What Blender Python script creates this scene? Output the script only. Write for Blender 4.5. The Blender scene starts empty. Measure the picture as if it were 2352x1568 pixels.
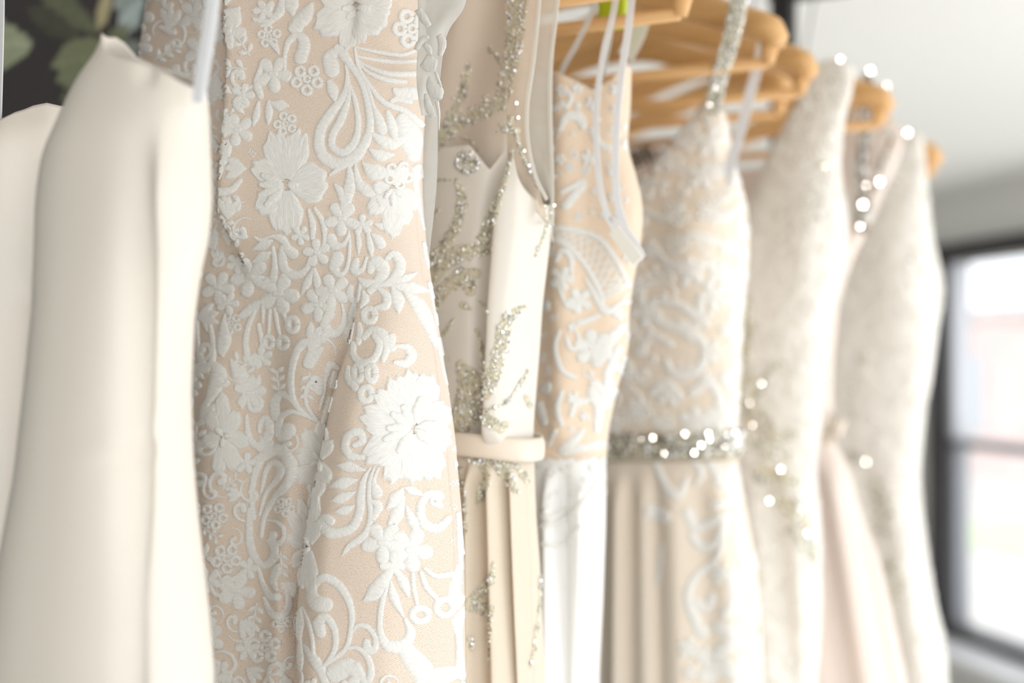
import bpy, bmesh, math, random
import numpy as np
from mathutils import Vector, Matrix
from mathutils.bvhtree import BVHTree

C = bpy.context.scene.collection
PI = math.pi
# ------------------------------------------------------------------ camera, light, exposure
CAMZ = 1.60
FPX = 3267.0                       # 50 mm lens on a 36 mm sensor, picture 2352 px wide
PITCH = math.atan(46 / FPX)
cam_d = bpy.data.cameras.new('camera'); cam = bpy.data.objects.new('camera', cam_d); C.objects.link(cam)
cam.location = (0, 0, CAMZ); cam.rotation_euler = (PI / 2 + PITCH, 0, 0)
cam_d.lens = 50.0; cam_d.sensor_width = 36.0; cam_d.clip_start = 0.05
cam_d.dof.use_dof = True; cam_d.dof.focus_distance = 0.93; cam_d.dof.aperture_fstop = 3.0
cam_d.dof.aperture_blades = 0
sc = bpy.context.scene
sc.camera = cam
sc.view_settings.view_transform = 'Standard'; sc.view_settings.look = 'None'
sc.view_settings.gamma = 1.0; sc.view_settings.exposure = -0.13
try: sc.view_settings.use_curve_mapping = False
except Exception: pass

w = bpy.data.worlds.new('world'); sc.world = w; w.use_nodes = True
bg = w.node_tree.nodes['Background']
bg.inputs[0].default_value = (0.925, 0.96, 1.0, 1); bg.inputs[1].default_value = 2.15

def area(name, loc, target, sx, sy, power, color=(1, 1, 1)):
    d = bpy.data.lights.new(name, 'AREA'); d.shape = 'RECTANGLE'; d.size = sx; d.size_y = sy
    d.energy = power; d.color = color
    o = bpy.data.objects.new(name, d); C.objects.link(o); o.location = loc
    o.rotation_euler = (Vector(target) - Vector(loc)).to_track_quat('-Z', 'Y').to_euler()
    return o
# daylight from the shop windows on the right of the camera, then two added fills
area('daylight_side_window', (2.5, 0.75, 1.75), (0.1, 1.0, 1.45), 1.5, 1.5, 7.6, (0.97, 0.98, 1.0))
area('back_fill_light', (0.9, -1.9, 1.5), (0.9, 3.0, 1.5), 3.4, 1.6, 7, (0.95, 0.97, 1.0))  # unseen fill behind the camera, added to lift the ambient light
area('ceiling_fill_light', (2.3, 2.6, .35), (1.9, 3.2, 2.24), 2.4, 3.0, 80, (0.95, 0.97, 1.0))  # added uplight out of frame, only there to brighten the ceiling
# small ceiling spots that make the beads glint
def spot(loc, power, color=(1, .93, .82)):
    d = bpy.data.lights.new('ceiling_spot', 'POINT'); d.energy = power; d.shadow_soft_size = 0.035; d.color = color
    o = bpy.data.objects.new('ceiling_spot', d); C.objects.link(o); o.location = loc
SPOTS = [(0.55, -0.6, 2.18), (1.5, 0.9, 2.18)]
for _s in SPOTS: spot(_s, 3.0)

# ------------------------------------------------------------------ frames
A29 = math.radians(29)
U = np.array([math.cos(A29), -math.sin(A29), 0.0])    # along a hanger, towards its right end
R = np.array([math.sin(A29), math.cos(A29), 0.0])     # along the rail, away from the camera
CAMP = np.array([0, 0, CAMZ])
FW = np.array([0, math.cos(PITCH), math.sin(PITCH)])
UP = np.array([0, -math.sin(PITCH), math.cos(PITCH)])
RT = np.array([1.0, 0, 0])
def ray(x, y):
    return RT * ((x - 1176) / FPX) + UP * ((784 - y) / FPX) + FW
def rays(x, y):
    x = np.asarray(x, float); y = np.asarray(y, float)
    return RT * ((x - 1176) / FPX)[..., None] + UP * ((784 - y) / FPX)[..., None] + FW
def proj(P):
    q = P - CAMP; d = q @ FW
    return 1176 + FPX * (q @ RT) / d, 784 - FPX * (q @ UP) / d, d
def W(u, v, z): return U * u + R * v + np.array([0, 0, z])
def on_plane(x, y, v):
    d = ray(x, y); t = v / (d @ R); P = CAMP + d * t
    return P @ U, P[2]
def tab(pts, sm=28):
    ys = np.array([p[0] for p in pts], float); xs = np.array([p[1] for p in pts], float)
    def f(y):
        y = np.asarray(y, float); a = 0
        for k in (-1, -.6, -.2, .2, .6, 1): a = a + np.interp(y + k * sm, ys, xs)
        return a / 6
    return f
def sst(a, b, x):
    t = np.clip((x - a) / (b - a), 0, 1); return t * t * (3 - 2 * t)

# ------------------------------------------------------------------ materials
def srgb(r, g, b):
    f = lambda c: ((c / 255 + .055) / 1.055) ** 2.4 if c / 255 > .04045 else c / 255 / 12.92
    return (f(r), f(g), f(b), 1)
def mat(name, col, rough=.6, metal=0, spec=.5, sheen=0, **kw):
    m = bpy.data.materials.new(name); m.use_nodes = True
    b = m.node_tree.nodes['Principled BSDF']
    b.inputs['Base Color'].default_value = col; b.inputs['Roughness'].default_value = rough
    b.inputs['Metallic'].default_value = metal; b.inputs['Specular IOR Level'].default_value = spec
    b.inputs['Sheen Weight'].default_value = sheen
    for k, v in kw.items(): b.inputs[k.replace('_', ' ')].default_value = v
    return m
def nd(m, t, **kw):
    n = m.node_tree.nodes.new(t)
    for k, v in kw.items():
        if hasattr(n, k): setattr(n, k, v)
        else: n.inputs[k].default_value = v
    return n
def lk(m, a, b): m.node_tree.links.new(a, b)
def bump(m, height, strength, dist=.001):
    b = nd(m, 'ShaderNodeBump'); b.inputs['Strength'].default_value = strength; b.inputs['Distance'].default_value = dist
    lk(m, height, b.inputs['Height']); lk(m, b.outputs[0], m.node_tree.nodes['Principled BSDF'].inputs['Normal'])
def noise_var(m, c1, c2, scale, detail=2, lo=.35, hi=.65, coord='Object', stretch=None):
    tc = nd(m, 'ShaderNodeTexCoord'); n = nd(m, 'ShaderNodeTexNoise'); n.inputs['Scale'].default_value = scale
    n.inputs['Detail'].default_value = detail
    if stretch:
        mp = nd(m, 'ShaderNodeMapping'); mp.inputs['Scale'].default_value = stretch
        lk(m, tc.outputs[coord], mp.inputs[0]); lk(m, mp.outputs[0], n.inputs['Vector'])
    else: lk(m, tc.outputs[coord], n.inputs['Vector'])
    r = nd(m, 'ShaderNodeValToRGB'); r.color_ramp.elements[0].color = c1; r.color_ramp.elements[1].color = c2
    r.color_ramp.elements[0].position = lo; r.color_ramp.elements[1].position = hi
    lk(m, n.outputs[0], r.inputs[0]); lk(m, r.outputs[0], m.node_tree.nodes['Principled BSDF'].inputs['Base Color'])
    return n, r

def satin(name, c):
    m = mat(name, c, rough=.36, spec=.45, sheen=.15)
    tc = nd(m, 'ShaderNodeTexCoord'); n = nd(m, 'ShaderNodeTexNoise'); n.inputs['Scale'].default_value = 7; n.inputs['Detail'].default_value = 1
    lk(m, tc.outputs['Object'], n.inputs['Vector']); bump(m, n.outputs[0], .12, .01)
    return m
M_SATIN = satin('ivory_satin', srgb(233, 225, 214))
M_SATIN2 = satin('cream_satin', srgb(234, 227, 217))
M_SATIN3 = satin('bodice_satin', srgb(230, 224, 214))
M_WSATIN = satin('white_satin', srgb(238, 238, 236))
M_BELT = satin('blush_satin', srgb(238, 224, 207))

def net_mat(name, c_thread, c_gap, scale=900, spark=True):
    # fine tulle over a nude lining: crossing threads with glints
    m = mat(name, c_thread, rough=.62, spec=.35, sheen=.2)
    uv = nd(m, 'ShaderNodeUVMap'); 
    mp = nd(m, 'ShaderNodeMapping'); mp.inputs['Rotation'].default_value = (0, 0, .62)
    lk(m, uv.outputs[0], mp.inputs[0])
    outs = []
    for ax in ('X', 'Y'):
        wv = nd(m, 'ShaderNodeTexWave'); wv.bands_direction = ax; wv.inputs['Scale'].default_value = scale / 6.283 * 1.0
        wv.inputs['Distortion'].default_value = .8; lk(m, mp.outputs[0], wv.inputs[0]); outs.append(wv.outputs['Fac'])
    mx = nd(m, 'ShaderNodeMath', operation='MAXIMUM'); lk(m, outs[0], mx.inputs[0]); lk(m, outs[1], mx.inputs[1])
    n = nd(m, 'ShaderNodeTexNoise'); n.inputs['Scale'].default_value = 1100; n.inputs['Detail'].default_value = 2
    lk(m, uv.outputs[0], n.inputs['Vector'])
    ad = nd(m, 'ShaderNodeMath', operation='MULTIPLY_ADD'); lk(m, mx.outputs[0], ad.inputs[0]); ad.inputs[1].default_value = .55
    lk(m, n.outputs[0], ad.inputs[2])
    r = nd(m, 'ShaderNodeValToRGB'); r.color_ramp.elements[0].position = .55; r.color_ramp.elements[1].position = 1.05
    r.color_ramp.elements[0].color = c_gap; r.color_ramp.elements[1].color = c_thread
    lk(m, ad.outputs[0], r.inputs[0]); lk(m, r.outputs[0], m.node_tree.nodes['Principled BSDF'].inputs['Base Color'])
    bump(m, ad.outputs[0], .35, .0006)
    return m
M_NUDE = net_mat('nude_tulle', srgb(236, 222, 208), srgb(204, 180, 158), 1900)
M_NUDE2 = net_mat('peach_tulle', srgb(240, 221, 200), srgb(226, 198, 168), 900)
M_SKIRTD = net_mat('fawn_tulle', srgb(234, 221, 203), srgb(220, 203, 180), 2000)
M_YOKE = net_mat('nude_mesh', srgb(232, 219, 204), srgb(220, 205, 188), 900)
M_CHAMP = net_mat('champagne_tulle', srgb(247, 235, 219), srgb(239, 221, 199), 900)
M_BLUSH = net_mat('blush_tulle', srgb(243, 229, 220), srgb(236, 216, 203), 900)
M_IVT = net_mat('ivory_tulle', srgb(241, 238, 231), srgb(233, 229, 220), 900)

def emb(name, c, s=1.0):
    # satin-stitch embroidery: ridges of thread running across each shape
    m = mat(name, c, rough=.75, spec=.25, sheen=.35)
    uv = nd(m, 'ShaderNodeUVMap'); mp = nd(m, 'ShaderNodeMapping'); mp.inputs['Scale'].default_value = (1.0, .12, 1)
    lk(m, uv.outputs[0], mp.inputs[0])
    n = nd(m, 'ShaderNodeTexNoise'); n.inputs['Scale'].default_value = 1500; n.inputs['Detail'].default_value = 2
    lk(m, mp.outputs[0], n.inputs['Vector'])
    r = nd(m, 'ShaderNodeValToRGB'); r.color_ramp.elements[0].position = .3; r.color_ramp.elements[1].position = .62
    r.color_ramp.elements[0].color = tuple(k * .84 for k in c[:3]) + (1,); r.color_ramp.elements[1].color = c
    lk(m, n.outputs[0], r.inputs[0]); lk(m, r.outputs[0], m.node_tree.nodes['Principled BSDF'].inputs['Base Color'])
    bump(m, n.outputs[0], .6, .0006)
    return m
M_EMB = emb('white_embroidery', srgb(239, 238, 234))
M_EMBI = emb('ivory_embroidery', srgb(243, 239, 231))
M_EMBF = emb('cream_embroidery', srgb(252, 249, 243))
M_EMBG = emb('gold_thread', srgb(222, 212, 188))

def sheer(name, c, alpha, rough=.6):
    m = bpy.data.materials.new(name); m.use_nodes = True; nt = m.node_tree; nt.nodes.clear()
    o = nt.nodes.new('ShaderNodeOutputMaterial'); mx = nt.nodes.new('ShaderNodeMixShader')
    t = nt.nodes.new('ShaderNodeBsdfTransparent'); d = nt.nodes.new('ShaderNodeBsdfDiffuse'); tr = nt.nodes.new('ShaderNodeBsdfTranslucent')
    m2 = nt.nodes.new('ShaderNodeMixShader'); m2.inputs[0].default_value = .4
    d.inputs[0].default_value = c; tr.inputs[0].default_value = c
    nt.links.new(d.outputs[0], m2.inputs[1]); nt.links.new(tr.outputs[0], m2.inputs[2])
    tc = nt.nodes.new('ShaderNodeTexCoord'); n = nt.nodes.new('ShaderNodeTexNoise'); n.inputs['Scale'].default_value = 60
    mr = nt.nodes.new('ShaderNodeMapRange'); mr.inputs['To Min'].default_value = alpha - .1; mr.inputs['To Max'].default_value = alpha + .1
    nt.links.new(tc.outputs['Object'], n.inputs['Vector']); nt.links.new(n.outputs[0], mr.inputs[0]); nt.links.new(mr.outputs[0], mx.inputs[0])
    nt.links.new(t.outputs[0], mx.inputs[1]); nt.links.new(m2.outputs[0], mx.inputs[2]); nt.links.new(mx.outputs[0], o.inputs[0])
    return m
M_SHEERW = sheer('sheer_white_tulle', srgb(236, 236, 233), .62)
M_SHEERN = sheer('sheer_nude_tulle', srgb(236, 222, 206), .55)
M_SHEERI = sheer('sheer_ivory_tulle', srgb(238, 233, 224), .5)

def bead_mat(name, c, rough=.16):
    m = mat(name, c, rough=rough, metal=.75, spec=.9)
    gi = nd(m, 'ShaderNodeNewGeometry'); r = nd(m, 'ShaderNodeValToRGB')
    r.color_ramp.elements[0].color = tuple(k * .55 for k in c[:3]) + (1,); r.color_ramp.elements[1].color = (min(1, c[0] * 1.25), min(1, c[1] * 1.25), min(1, c[2] * 1.3), 1)
    lk(m, gi.outputs['Random Per Island'], r.inputs[0]); lk(m, r.outputs[0], m.node_tree.nodes['Principled BSDF'].inputs['Base Color'])
    return m
M_BEAD = bead_mat('champagne_beads', srgb(240, 233, 214))
M_BEADD = bead_mat('smoky_beads', srgb(140, 132, 118))
M_CRYST = bead_mat('clear_crystals', srgb(248, 246, 240), .17)
M_GEM = mat('cut_crystal', srgb(250, 250, 248), rough=.13, metal=.85, spec=.9)
M_BELTBK = mat('belt_backing', srgb(204, 193, 172), rough=.7)
M_PEARL = mat('pearl', srgb(240, 238, 230), rough=.25, spec=.7)
M_RIB = mat('white_ribbon', srgb(242, 243, 246), rough=.38, spec=.5, sheen=.1)
M_WOOD = mat('hanger_wood', srgb(214, 160, 96), rough=.42, spec=.45)
noise_var(M_WOOD, srgb(212, 162, 104), srgb(234, 188, 130), 22, 4, .3, .7, stretch=(.25, 1, 4))
M_STEEL = mat('hook_steel', srgb(150, 150, 152), rough=.25, metal=1)
M_BLACK = mat('black_metal', srgb(34, 32, 33), rough=.45, spec=.4)
M_PLASTIC = mat('clear_plastic', srgb(246, 247, 248), rough=.25)
M_LIME = mat('lime_plastic', srgb(196, 216, 40), rough=.4)
M_PAPER = mat('paper', srgb(238, 238, 232), rough=.8)

# ------------------------------------------------------------------ object helpers
def link(name, verts, faces, m, parent=None, uvs=None, smooth=True, label=None):
    me = bpy.data.meshes.new(name); me.from_pydata([tuple(map(float, v)) for v in verts], [], faces); me.update()
    if uvs is not None:
        l = me.uv_layers.new(name='UVMap'); idx = np.zeros(len(me.loops), int); me.loops.foreach_get('vertex_index', idx)
        l.data.foreach_set('uv', np.asarray(uvs, float)[idx].ravel())
    me.materials.append(m)
    if smooth: me.polygons.foreach_set('use_smooth', [True] * len(me.polygons))
    o = bpy.data.objects.new(name, me); C.objects.link(o)
    if parent is not None:
        o.parent = parent; o.matrix_parent_inverse = parent.matrix_basis.inverted()
    if label: o['label'] = label
    return o
def thing(name, label, cat, loc=(0, 0, 0), group=None):
    o = bpy.data.objects.new(name, None); C.objects.link(o); o.location = loc; o.empty_display_size = .05
    o['label'] = label; o['category'] = cat
    if group: o['group'] = group
    return o
def struct(o): o['kind'] = 'structure'; return o
class MB:
    def __init__(s): s.v = []; s.f = []; s.uv = []
    def add(s, v, f, uv=None):
        k = len(s.v); s.v += list(v); s.f += [tuple(i + k for i in q) for q in f]
        s.uv += list(uv) if uv is not None else [(0, 0)] * len(v)
    def box(s, a, b, fr=None):
        x0, y0, z0 = a; x1, y1, z1 = b
        p = [(x0, y0, z0), (x1, y0, z0), (x1, y1, z0), (x0, y1, z0), (x0, y0, z1), (x1, y0, z1), (x1, y1, z1), (x0, y1, z1)]
        if fr is not None: p = [fr(*q) for q in p]
        s.add(p, [(0, 3, 2, 1), (4, 5, 6, 7), (0, 1, 5, 4), (1, 2, 6, 5), (2, 3, 7, 6), (3, 0, 4, 7)])
    def tube(s, pts, r, n=10, cap=True):
        pts = [np.array(p, float) for p in pts]; rs = r if hasattr(r, '__len__') else [r] * len(pts)
        vs = []; up = None
        for i, p in enumerate(pts):
            t = pts[min(i + 1, len(pts) - 1)] - pts[max(i - 1, 0)]; t /= np.linalg.norm(t) + 1e-12
            if up is None: up = np.array([0, 0, 1.0]) if abs(t[2]) < .9 else np.array([1.0, 0, 0])
            a = np.cross(t, up); a /= np.linalg.norm(a) + 1e-12; b = np.cross(a, t); up = b
            for k in range(n):
                an = 2 * PI * k / n; vs.append(p + rs[i] * (math.cos(an) * a + math.sin(an) * b))
        fs = [(i * n + k, i * n + (k + 1) % n, (i + 1) * n + (k + 1) % n, (i + 1) * n + k) for i in range(len(pts) - 1) for k in range(n)]
        if cap: fs += [tuple(range(n))[::-1], tuple((len(pts) - 1) * n + k for k in range(n))]
        s.add(vs, fs)
    def build(s, name, m, parent=None, uv=False, smooth=True, label=None):
        return link(name, s.v, s.f, m, parent, s.uv if uv else None, smooth, label)
def catmull(pts, step):
    P = np.array(pts, float)
    if len(P) == 1: return P
    out = []
    Q = np.vstack([2 * P[0] - P[1], P, 2 * P[-1] - P[-2]])
    for i in range(1, len(Q) - 2):
        p0, p1, p2, p3 = Q[i - 1:i + 3]; n = max(2, int(np.linalg.norm(p2[:2] - p1[:2]) / step))
        for k in range(n):
            t = k / n
            out.append(.5 * ((2 * p1) + (-p0 + p2) * t + (2 * p0 - 5 * p1 + 4 * p2 - p3) * t * t + (-p0 + 3 * p1 - 3 * p2 + p3) * t ** 3))
    out.append(P[-1]); return np.array(out)

# ------------------------------------------------------------------ gowns
class Gown:
    def __init__(g, name, label, v0, b, xL, xR, ytop, m, disp=None, pleat=None, rb=1.0, flare=(.10, .10), e=.75, ybot=1640, ncol=150, dy=9, cat='dress', z_hem=.04, part='dress_shell', skirt=None):
        g.v0 = v0; g.e = e; g.disp = disp; g.pleat = pleat
        g.root = thing(name, label, cat, tuple(W(-.64, v0, z_hem)), 'wedding gowns hanging on the rail')
        bf = b if callable(b) else (lambda y: np.full_like(np.asarray(y, float), b))
        fL = tab(xL); fR = tab(xR)
        y0 = min(p[1] for p in ytop) - 60
        ys = np.arange(y0, ybot + 30, 12.0)
        zs = []; uLs = []; uRs = []; bs = []
        th = np.linspace(0, 2 * PI, 72, endpoint=False)
        for y in ys:
            tl, tr = float(fL(y)), float(fR(y)); bb = float(bf(y))
            uR_, z = on_plane(tr, y, v0); uL_, _ = on_plane(tl, y, v0)
            for it in range(5):
                S = g.sec(uL_, uR_, bb, th); P = S[:, :1] * U + S[:, 1:] * R + np.array([0, 0, z])
                px, py, d = proj(P)
                i = px.argmax(); uR_ += (tr - px[i]) * d[i] / FPX / .9; j = px.argmin(); uL_ += (tl - px[j]) * d[j] / FPX / .9
            zs.append(z); uLs.append(uL_); uRs.append(uR_); bs.append(bb)
        zs = np.array(zs)[::-1]; uLs = np.array(uLs)[::-1]; uRs = np.array(uRs)[::-1]; bs = np.array(bs)[::-1]
        g.zlow = zs[0]
        def ext(z, A, sl): 
            z = np.asarray(z, float); return np.interp(z, zs, A) + np.where(z < zs[0], (zs[0] - z) * sl, 0)
        g.uL = lambda z: ext(z, uLs, -flare[0]); g.uR = lambda z: ext(z, uRs, flare[1]); g.b = lambda z: ext(z, bs, .004)
        # columns
        tt = np.linspace(0, 2 * PI, ncol, endpoint=False)
        s_of = np.cos(tt)
        yt = np.interp(s_of, [p[0] for p in ytop], [p[1] for p in ytop])
        # pixel rows -> z, per column through the plane
        zt = np.array([on_plane((float(fL(q)) * (1 - s) + float(fR(q)) * (1 + s)) / 2, q, v0)[1] for s, q in zip(s_of, yt)])
        zb = zs[0]
        n1 = int((ybot - y0) / dy); n2 = 26
        T = np.concatenate([np.linspace(0, 1, n1), 1 + np.linspace(0, 1, n2 + 1)[1:]])
        rows = []
        for t in T:
            z = zt + (zb - zt) * t if t <= 1 else np.full_like(zt, zb + (z_hem - zb) * (t - 1))
            rows.append(g.pts(tt, z))
        V = np.array(rows); nr, nc = V.shape[:2]
        F = [((i + 1) * nc + k, (i + 1) * nc + (k + 1) % nc, i * nc + (k + 1) % nc, i * nc + k) for i in range(nr - 1) for k in range(nc)]
        arc = np.concatenate([[0], np.cumsum(np.linalg.norm(np.diff(V[n1 // 2], axis=0), axis=1))])
        uv = np.stack([np.broadcast_to(arc, (nr, nc)), V[:, :, 2]], -1).reshape(-1, 2)
        V = V.reshape(-1, 3); g.V = V; g.F = F; g.nc = nc
        g.bv = [tuple(v) for v in V]; g.bf = list(F); g.bvh = BVHTree.FromPolygons(g.bv, g.bf)
        if skirt:      # the skirt is a separate cloth from this picture row down
            zc = on_plane(skirt[1], skirt[0], v0)[1]
            fa = [f for f in F if V[f[0]][2] > zc]; fb = [f for f in F if V[f[0]][2] <= zc]
            g.body = link(part, V, fa, m, g.root, uv); g.skirt = link('skirt', V, fb, skirt[2], g.root, uv)
            obs = (g.body, g.skirt)
            for o in obs:
                bm = bmesh.new(); bm.from_mesh(o.data); bmesh.ops.delete(bm, geom=[v for v in bm.verts if not v.link_faces], context='VERTS'); bm.to_mesh(o.data); bm.free()
        else:
            g.body = link(part, V, F, m, g.root, uv); obs = (g.body,)
        for o in obs:
            md = o.modifiers.new('cloth', 'SOLIDIFY'); md.thickness = .0012; md.offset = -1
    def add_target(g, o):
        k = len(g.bv); g.bv += [tuple(v.co) for v in o.data.vertices]; g.bf += [tuple(i + k for i in p.vertices) for p in o.data.polygons]; g.bvh = BVHTree.FromPolygons(g.bv, g.bf)
    def sec(g, uL, uR, b, th):
        c, s = np.cos(th), np.sin(th)
        uc = (uL + uR) / 2; a = (uR - uL) / 2
        return np.stack([uc + a * np.sign(c) * np.abs(c) ** g.e, g.v0 + b * np.sign(s) * np.abs(s) ** g.e], -1)
    def pts(g, th, z, off=0.0):
        c, s = np.cos(th), np.sin(th); uL, uR, b = g.uL(z), g.uR(z), g.b(z)
        uc = (uL + uR) / 2; a = (uR - uL) / 2
        n = np.stack([c / np.maximum(a, .01), s / np.maximum(b, .005)], -1); n /= np.linalg.norm(n, axis=-1, keepdims=True)
        u = uc + a * np.sign(c) * np.abs(c) ** g.e + n[..., 0] * off
        v = g.v0 + b * np.sign(s) * np.abs(s) ** g.e + n[..., 1] * off
        if g.pleat is not None:
            am = g.pleat(th, z); u = u + n[..., 0] * am; v = v + n[..., 1] * am
        P = u[..., None] * U + v[..., None] * R; P[..., 2] = z
        if g.disp is not None:
            px, py, d = proj(P); D = g.disp(px, py) * sst(0, .55, -s)
            P = P - D[..., None] * R
        return P
    # cast picture points on to the cloth
    def cast(g, xs, ys, lift):
        D = rays(xs, ys).reshape(-1, 3); lift = np.broadcast_to(lift, np.shape(xs)).ravel(); out = np.zeros_like(D); ok = np.zeros(len(D), bool)
        o = Vector(CAMP); near = []
        for i, d in enumerate(D):
            dv = Vector(d).normalized(); loc, nrm, idx, dist = g.bvh.ray_cast(o, dv)
            if loc is None: near.append(i); continue
            if nrm.dot(dv) > 0: nrm = -nrm
            out[i] = np.array(loc + nrm * float(lift[i])); ok[i] = True
        if ok.any():
            kk = np.nonzero(ok)[0]
            for i in near:
                j = kk[np.abs(kk - i).argmin()]; dd = (out[j] - CAMP) @ FW
                loc, nrm, idx, dist = g.bvh.find_nearest(Vector(CAMP + D[i] * dd))
                out[i] = np.array(loc + (Vector(CAMP) - loc).normalized() * float(lift[i]) * .5)
        return out.reshape(np.shape(xs) + (3,)), ok.reshape(np.shape(xs))

rng = np.random.default_rng(7)
random.seed(5)
def fuzz(n, a): return 1 + rng.normal(0, a, n)
class Lace:
    """raised appliqué shapes lying on a gown's cloth"""
    def __init__(l, g, h=.0009, step=5.0, cs=(-1, -.86, -.4, .3, .86, 1), rag=.035):
        l.g = g; l.h = h; l.step = step; l.cs = np.array(cs); l.mb = MB(); l.rag = rag; l.occ = {}
    def grid(l, X, Y, L, uvs, mb=None):
        P, ok = l.g.cast(X, Y, L); n, m = X.shape
        fs = [(i * m + k, i * m + k + 1, (i + 1) * m + k + 1, (i + 1) * m + k) for i in range(n - 1) for k in range(m - 1)
              if ok[i, k] or ok[i, k + 1] or ok[i + 1, k] or ok[i + 1, k + 1]]
        Pf = P.reshape(-1, 3)
        fs = [f for f in fs if max(np.linalg.norm(Pf[f[0]] - Pf[f[2]]), np.linalg.norm(Pf[f[1]] - Pf[f[3]])) < .013]
        (mb or l.mb).add(list(Pf), fs, uvs.reshape(-1, 2))
        for x, y in zip(X[::2, ::2].ravel(), Y[::2, ::2].ravel()): l.occ[(int(x) // 8, int(y) // 8)] = 1
    def stroke(l, pts, mb=None, hk=1.0, cap=True):
        q = catmull(pts, l.step)
        if len(q) < 3: return
        # rounded ends
        if cap:
            t0 = q[0, :2] - q[1, :2]; t0 /= np.linalg.norm(t0) + 1e-9; t1 = q[-1, :2] - q[-2, :2]; t1 /= np.linalg.norm(t1) + 1e-9
            def caps(p, t):
                w = max(p[2], 1) * .5
                return [np.array([p[0] + t[0] * w * k, p[1] + t[1] * w * k, 2 * w * math.sqrt(max(0, 1 - k * k)) + .3]) for k in (.35, .65, .88, 1.0)]
            q = np.vstack([caps(q[0], t0)[::-1], q, caps(q[-1], t1)])
        T = np.gradient(q[:, :2], axis=0); T /= np.linalg.norm(T, axis=1, keepdims=True) + 1e-9
        N = np.stack([-T[:, 1], T[:, 0]], -1); n = len(q); c = l.cs
        wl = np.maximum(q[:, 2], .6) / 2 * fuzz(n, l.rag); wr = np.maximum(q[:, 2], .6) / 2 * fuzz(n, l.rag)
        Wd = np.where(c[None, :] < 0, wl[:, None], wr[:, None]) * c[None, :]
        X = q[:, 0:1] + N[:, 0:1] * Wd; Y = q[:, 1:2] + N[:, 1:2] * Wd
        prof = np.where(np.abs(c) >= 1, 0.02, 1 - .35 * np.abs(c) ** 3) * l.h * hk
        hw = np.clip(q[:, 2] / 9, .35, 1)[:, None]
        hw[0] *= .15; hw[-1] *= .15
        arc = np.concatenate([[0], np.cumsum(np.linalg.norm(np.diff(q[:, :2], axis=0), axis=1))]) / 3400
        uv = np.stack([np.broadcast_to(arc[:, None], X.shape), Wd / 3400], -1)
        l.grid(X, Y, prof[None, :] * hw, uv, mb)
    def petal(l, cx, cy, tx, ty, w, mb=None, scal=3, start=.12, hk=1.0, nar=.16):
        d = np.array([tx - cx, ty - cy], float); L = np.linalg.norm(d); d /= L; nrm = np.array([-d[1], d[0]])
        c = np.linspace(-1, 1, max(9, int(w / 4) | 1)); n = max(7, int(L / (l.step * 1.2)))
        s = np.linspace(start, 1, n)
        ph = rng.uniform(0, 6)
        Lc = L * (np.sqrt(np.clip(1 - .55 * np.abs(c) ** 2.4, .05, 1)) * (1 + .045 * np.sin(c * PI * scal + ph) + rng.normal(0, .012, len(c))))
        prof = nar + (1 - nar) * np.sin(np.clip(s, 0, 1) * PI * .56) ** 1.25
        X = np.zeros((n, len(c))); Y = X.copy()
        for i in range(n):
            wd = w / 2 * prof[i] * (1 + rng.normal(0, .012)); ln = Lc * s[i]
            X[i] = cx + d[0] * ln + nrm[0] * c * wd; Y[i] = cy + d[1] * ln + nrm[1] * c * wd
        cc = np.abs(c)[None, :]; ss = s[:, None]
        ridge = 1 + .16 * np.sin(c * 17 + ph)[None, :] * ss
        H = l.h * hk * (1 - .25 * cc ** 4) * ridge * (.9 + .3 * sst(.5, .92, ss))
        H = H * np.where(cc >= 1, .02, 1) * np.where(ss >= 1, .02, 1)
        uv = np.stack([np.broadcast_to(c[None, :] * w / 2 / 3400, X.shape), np.broadcast_to(ss * L / 3400, X.shape)], -1)
        l.grid(X, Y, H, uv, mb)
    def ring(l, cx, cy, rx, ry, w, mb=None, gap=0):
        a = np.linspace(gap, 2 * PI, 22)
        l.stroke([(cx + (rx - w / 2) * math.cos(k), cy + (ry - w / 2) * math.sin(k), w) for k in a], mb, cap=gap > 0)
    def flower(l, cx, cy, r, n=5, rot=0, mb=None, hole=False, ky=1.0):
        for k in range(n):
            a = rot + 2 * PI * k / n + random.uniform(-.08, .08); rr = r * random.uniform(.92, 1.05)
            px, py = cx + rr * .6 * math.cos(a), cy + rr * .6 * math.sin(a) * ky
            if hole: l.ring(px, py, r * .36, r * .36 * ky, r * .24, mb)
            else:
                l.stroke([(cx + r * .12 * math.cos(a), cy + r * .12 * math.sin(a) * ky, r * .34), (cx + r * .45 * math.cos(a), cy + r * .45 * math.sin(a) * ky, r * .62),
                          (cx + r * .66 * math.cos(a), cy + r * .66 * math.sin(a) * ky, r * .66)], mb)
        if hole: l.ring(cx, cy, r * .26, r * .26 * ky, r * .17, mb)
        else: l.stroke([(cx - r * .1, cy, r * .3), (cx + r * .12, cy, r * .3)], mb, hk=1.3)
    def comma(l, x, y, s, rot, flip=1, mb=None):
        P = [(0, .05, .42), (.18, -.22, .40), (-.08, -.45, .30), (-.45, -.3, .26), (-.6, .15, .22), (-.4, .6, .18), (.05, .85, .12), (.5, .8, .05)]
        c, q = math.cos(rot), math.sin(rot)
        l.stroke([(x + s * (a * flip * c - b * q), y + s * (a * flip * q + b * c), w * s) for a, b, w in P], mb)
    def leaf(l, x, y, s, rot, mb=None, k=.45):
        c, q = math.cos(rot), math.sin(rot)
        l.stroke([(x + s * a * c, y + s * a * q, w * s) for a, w in ((-.5, .08), (-.15, k * .8), (.15, k), (.5, .04))], mb, cap=False)
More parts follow.
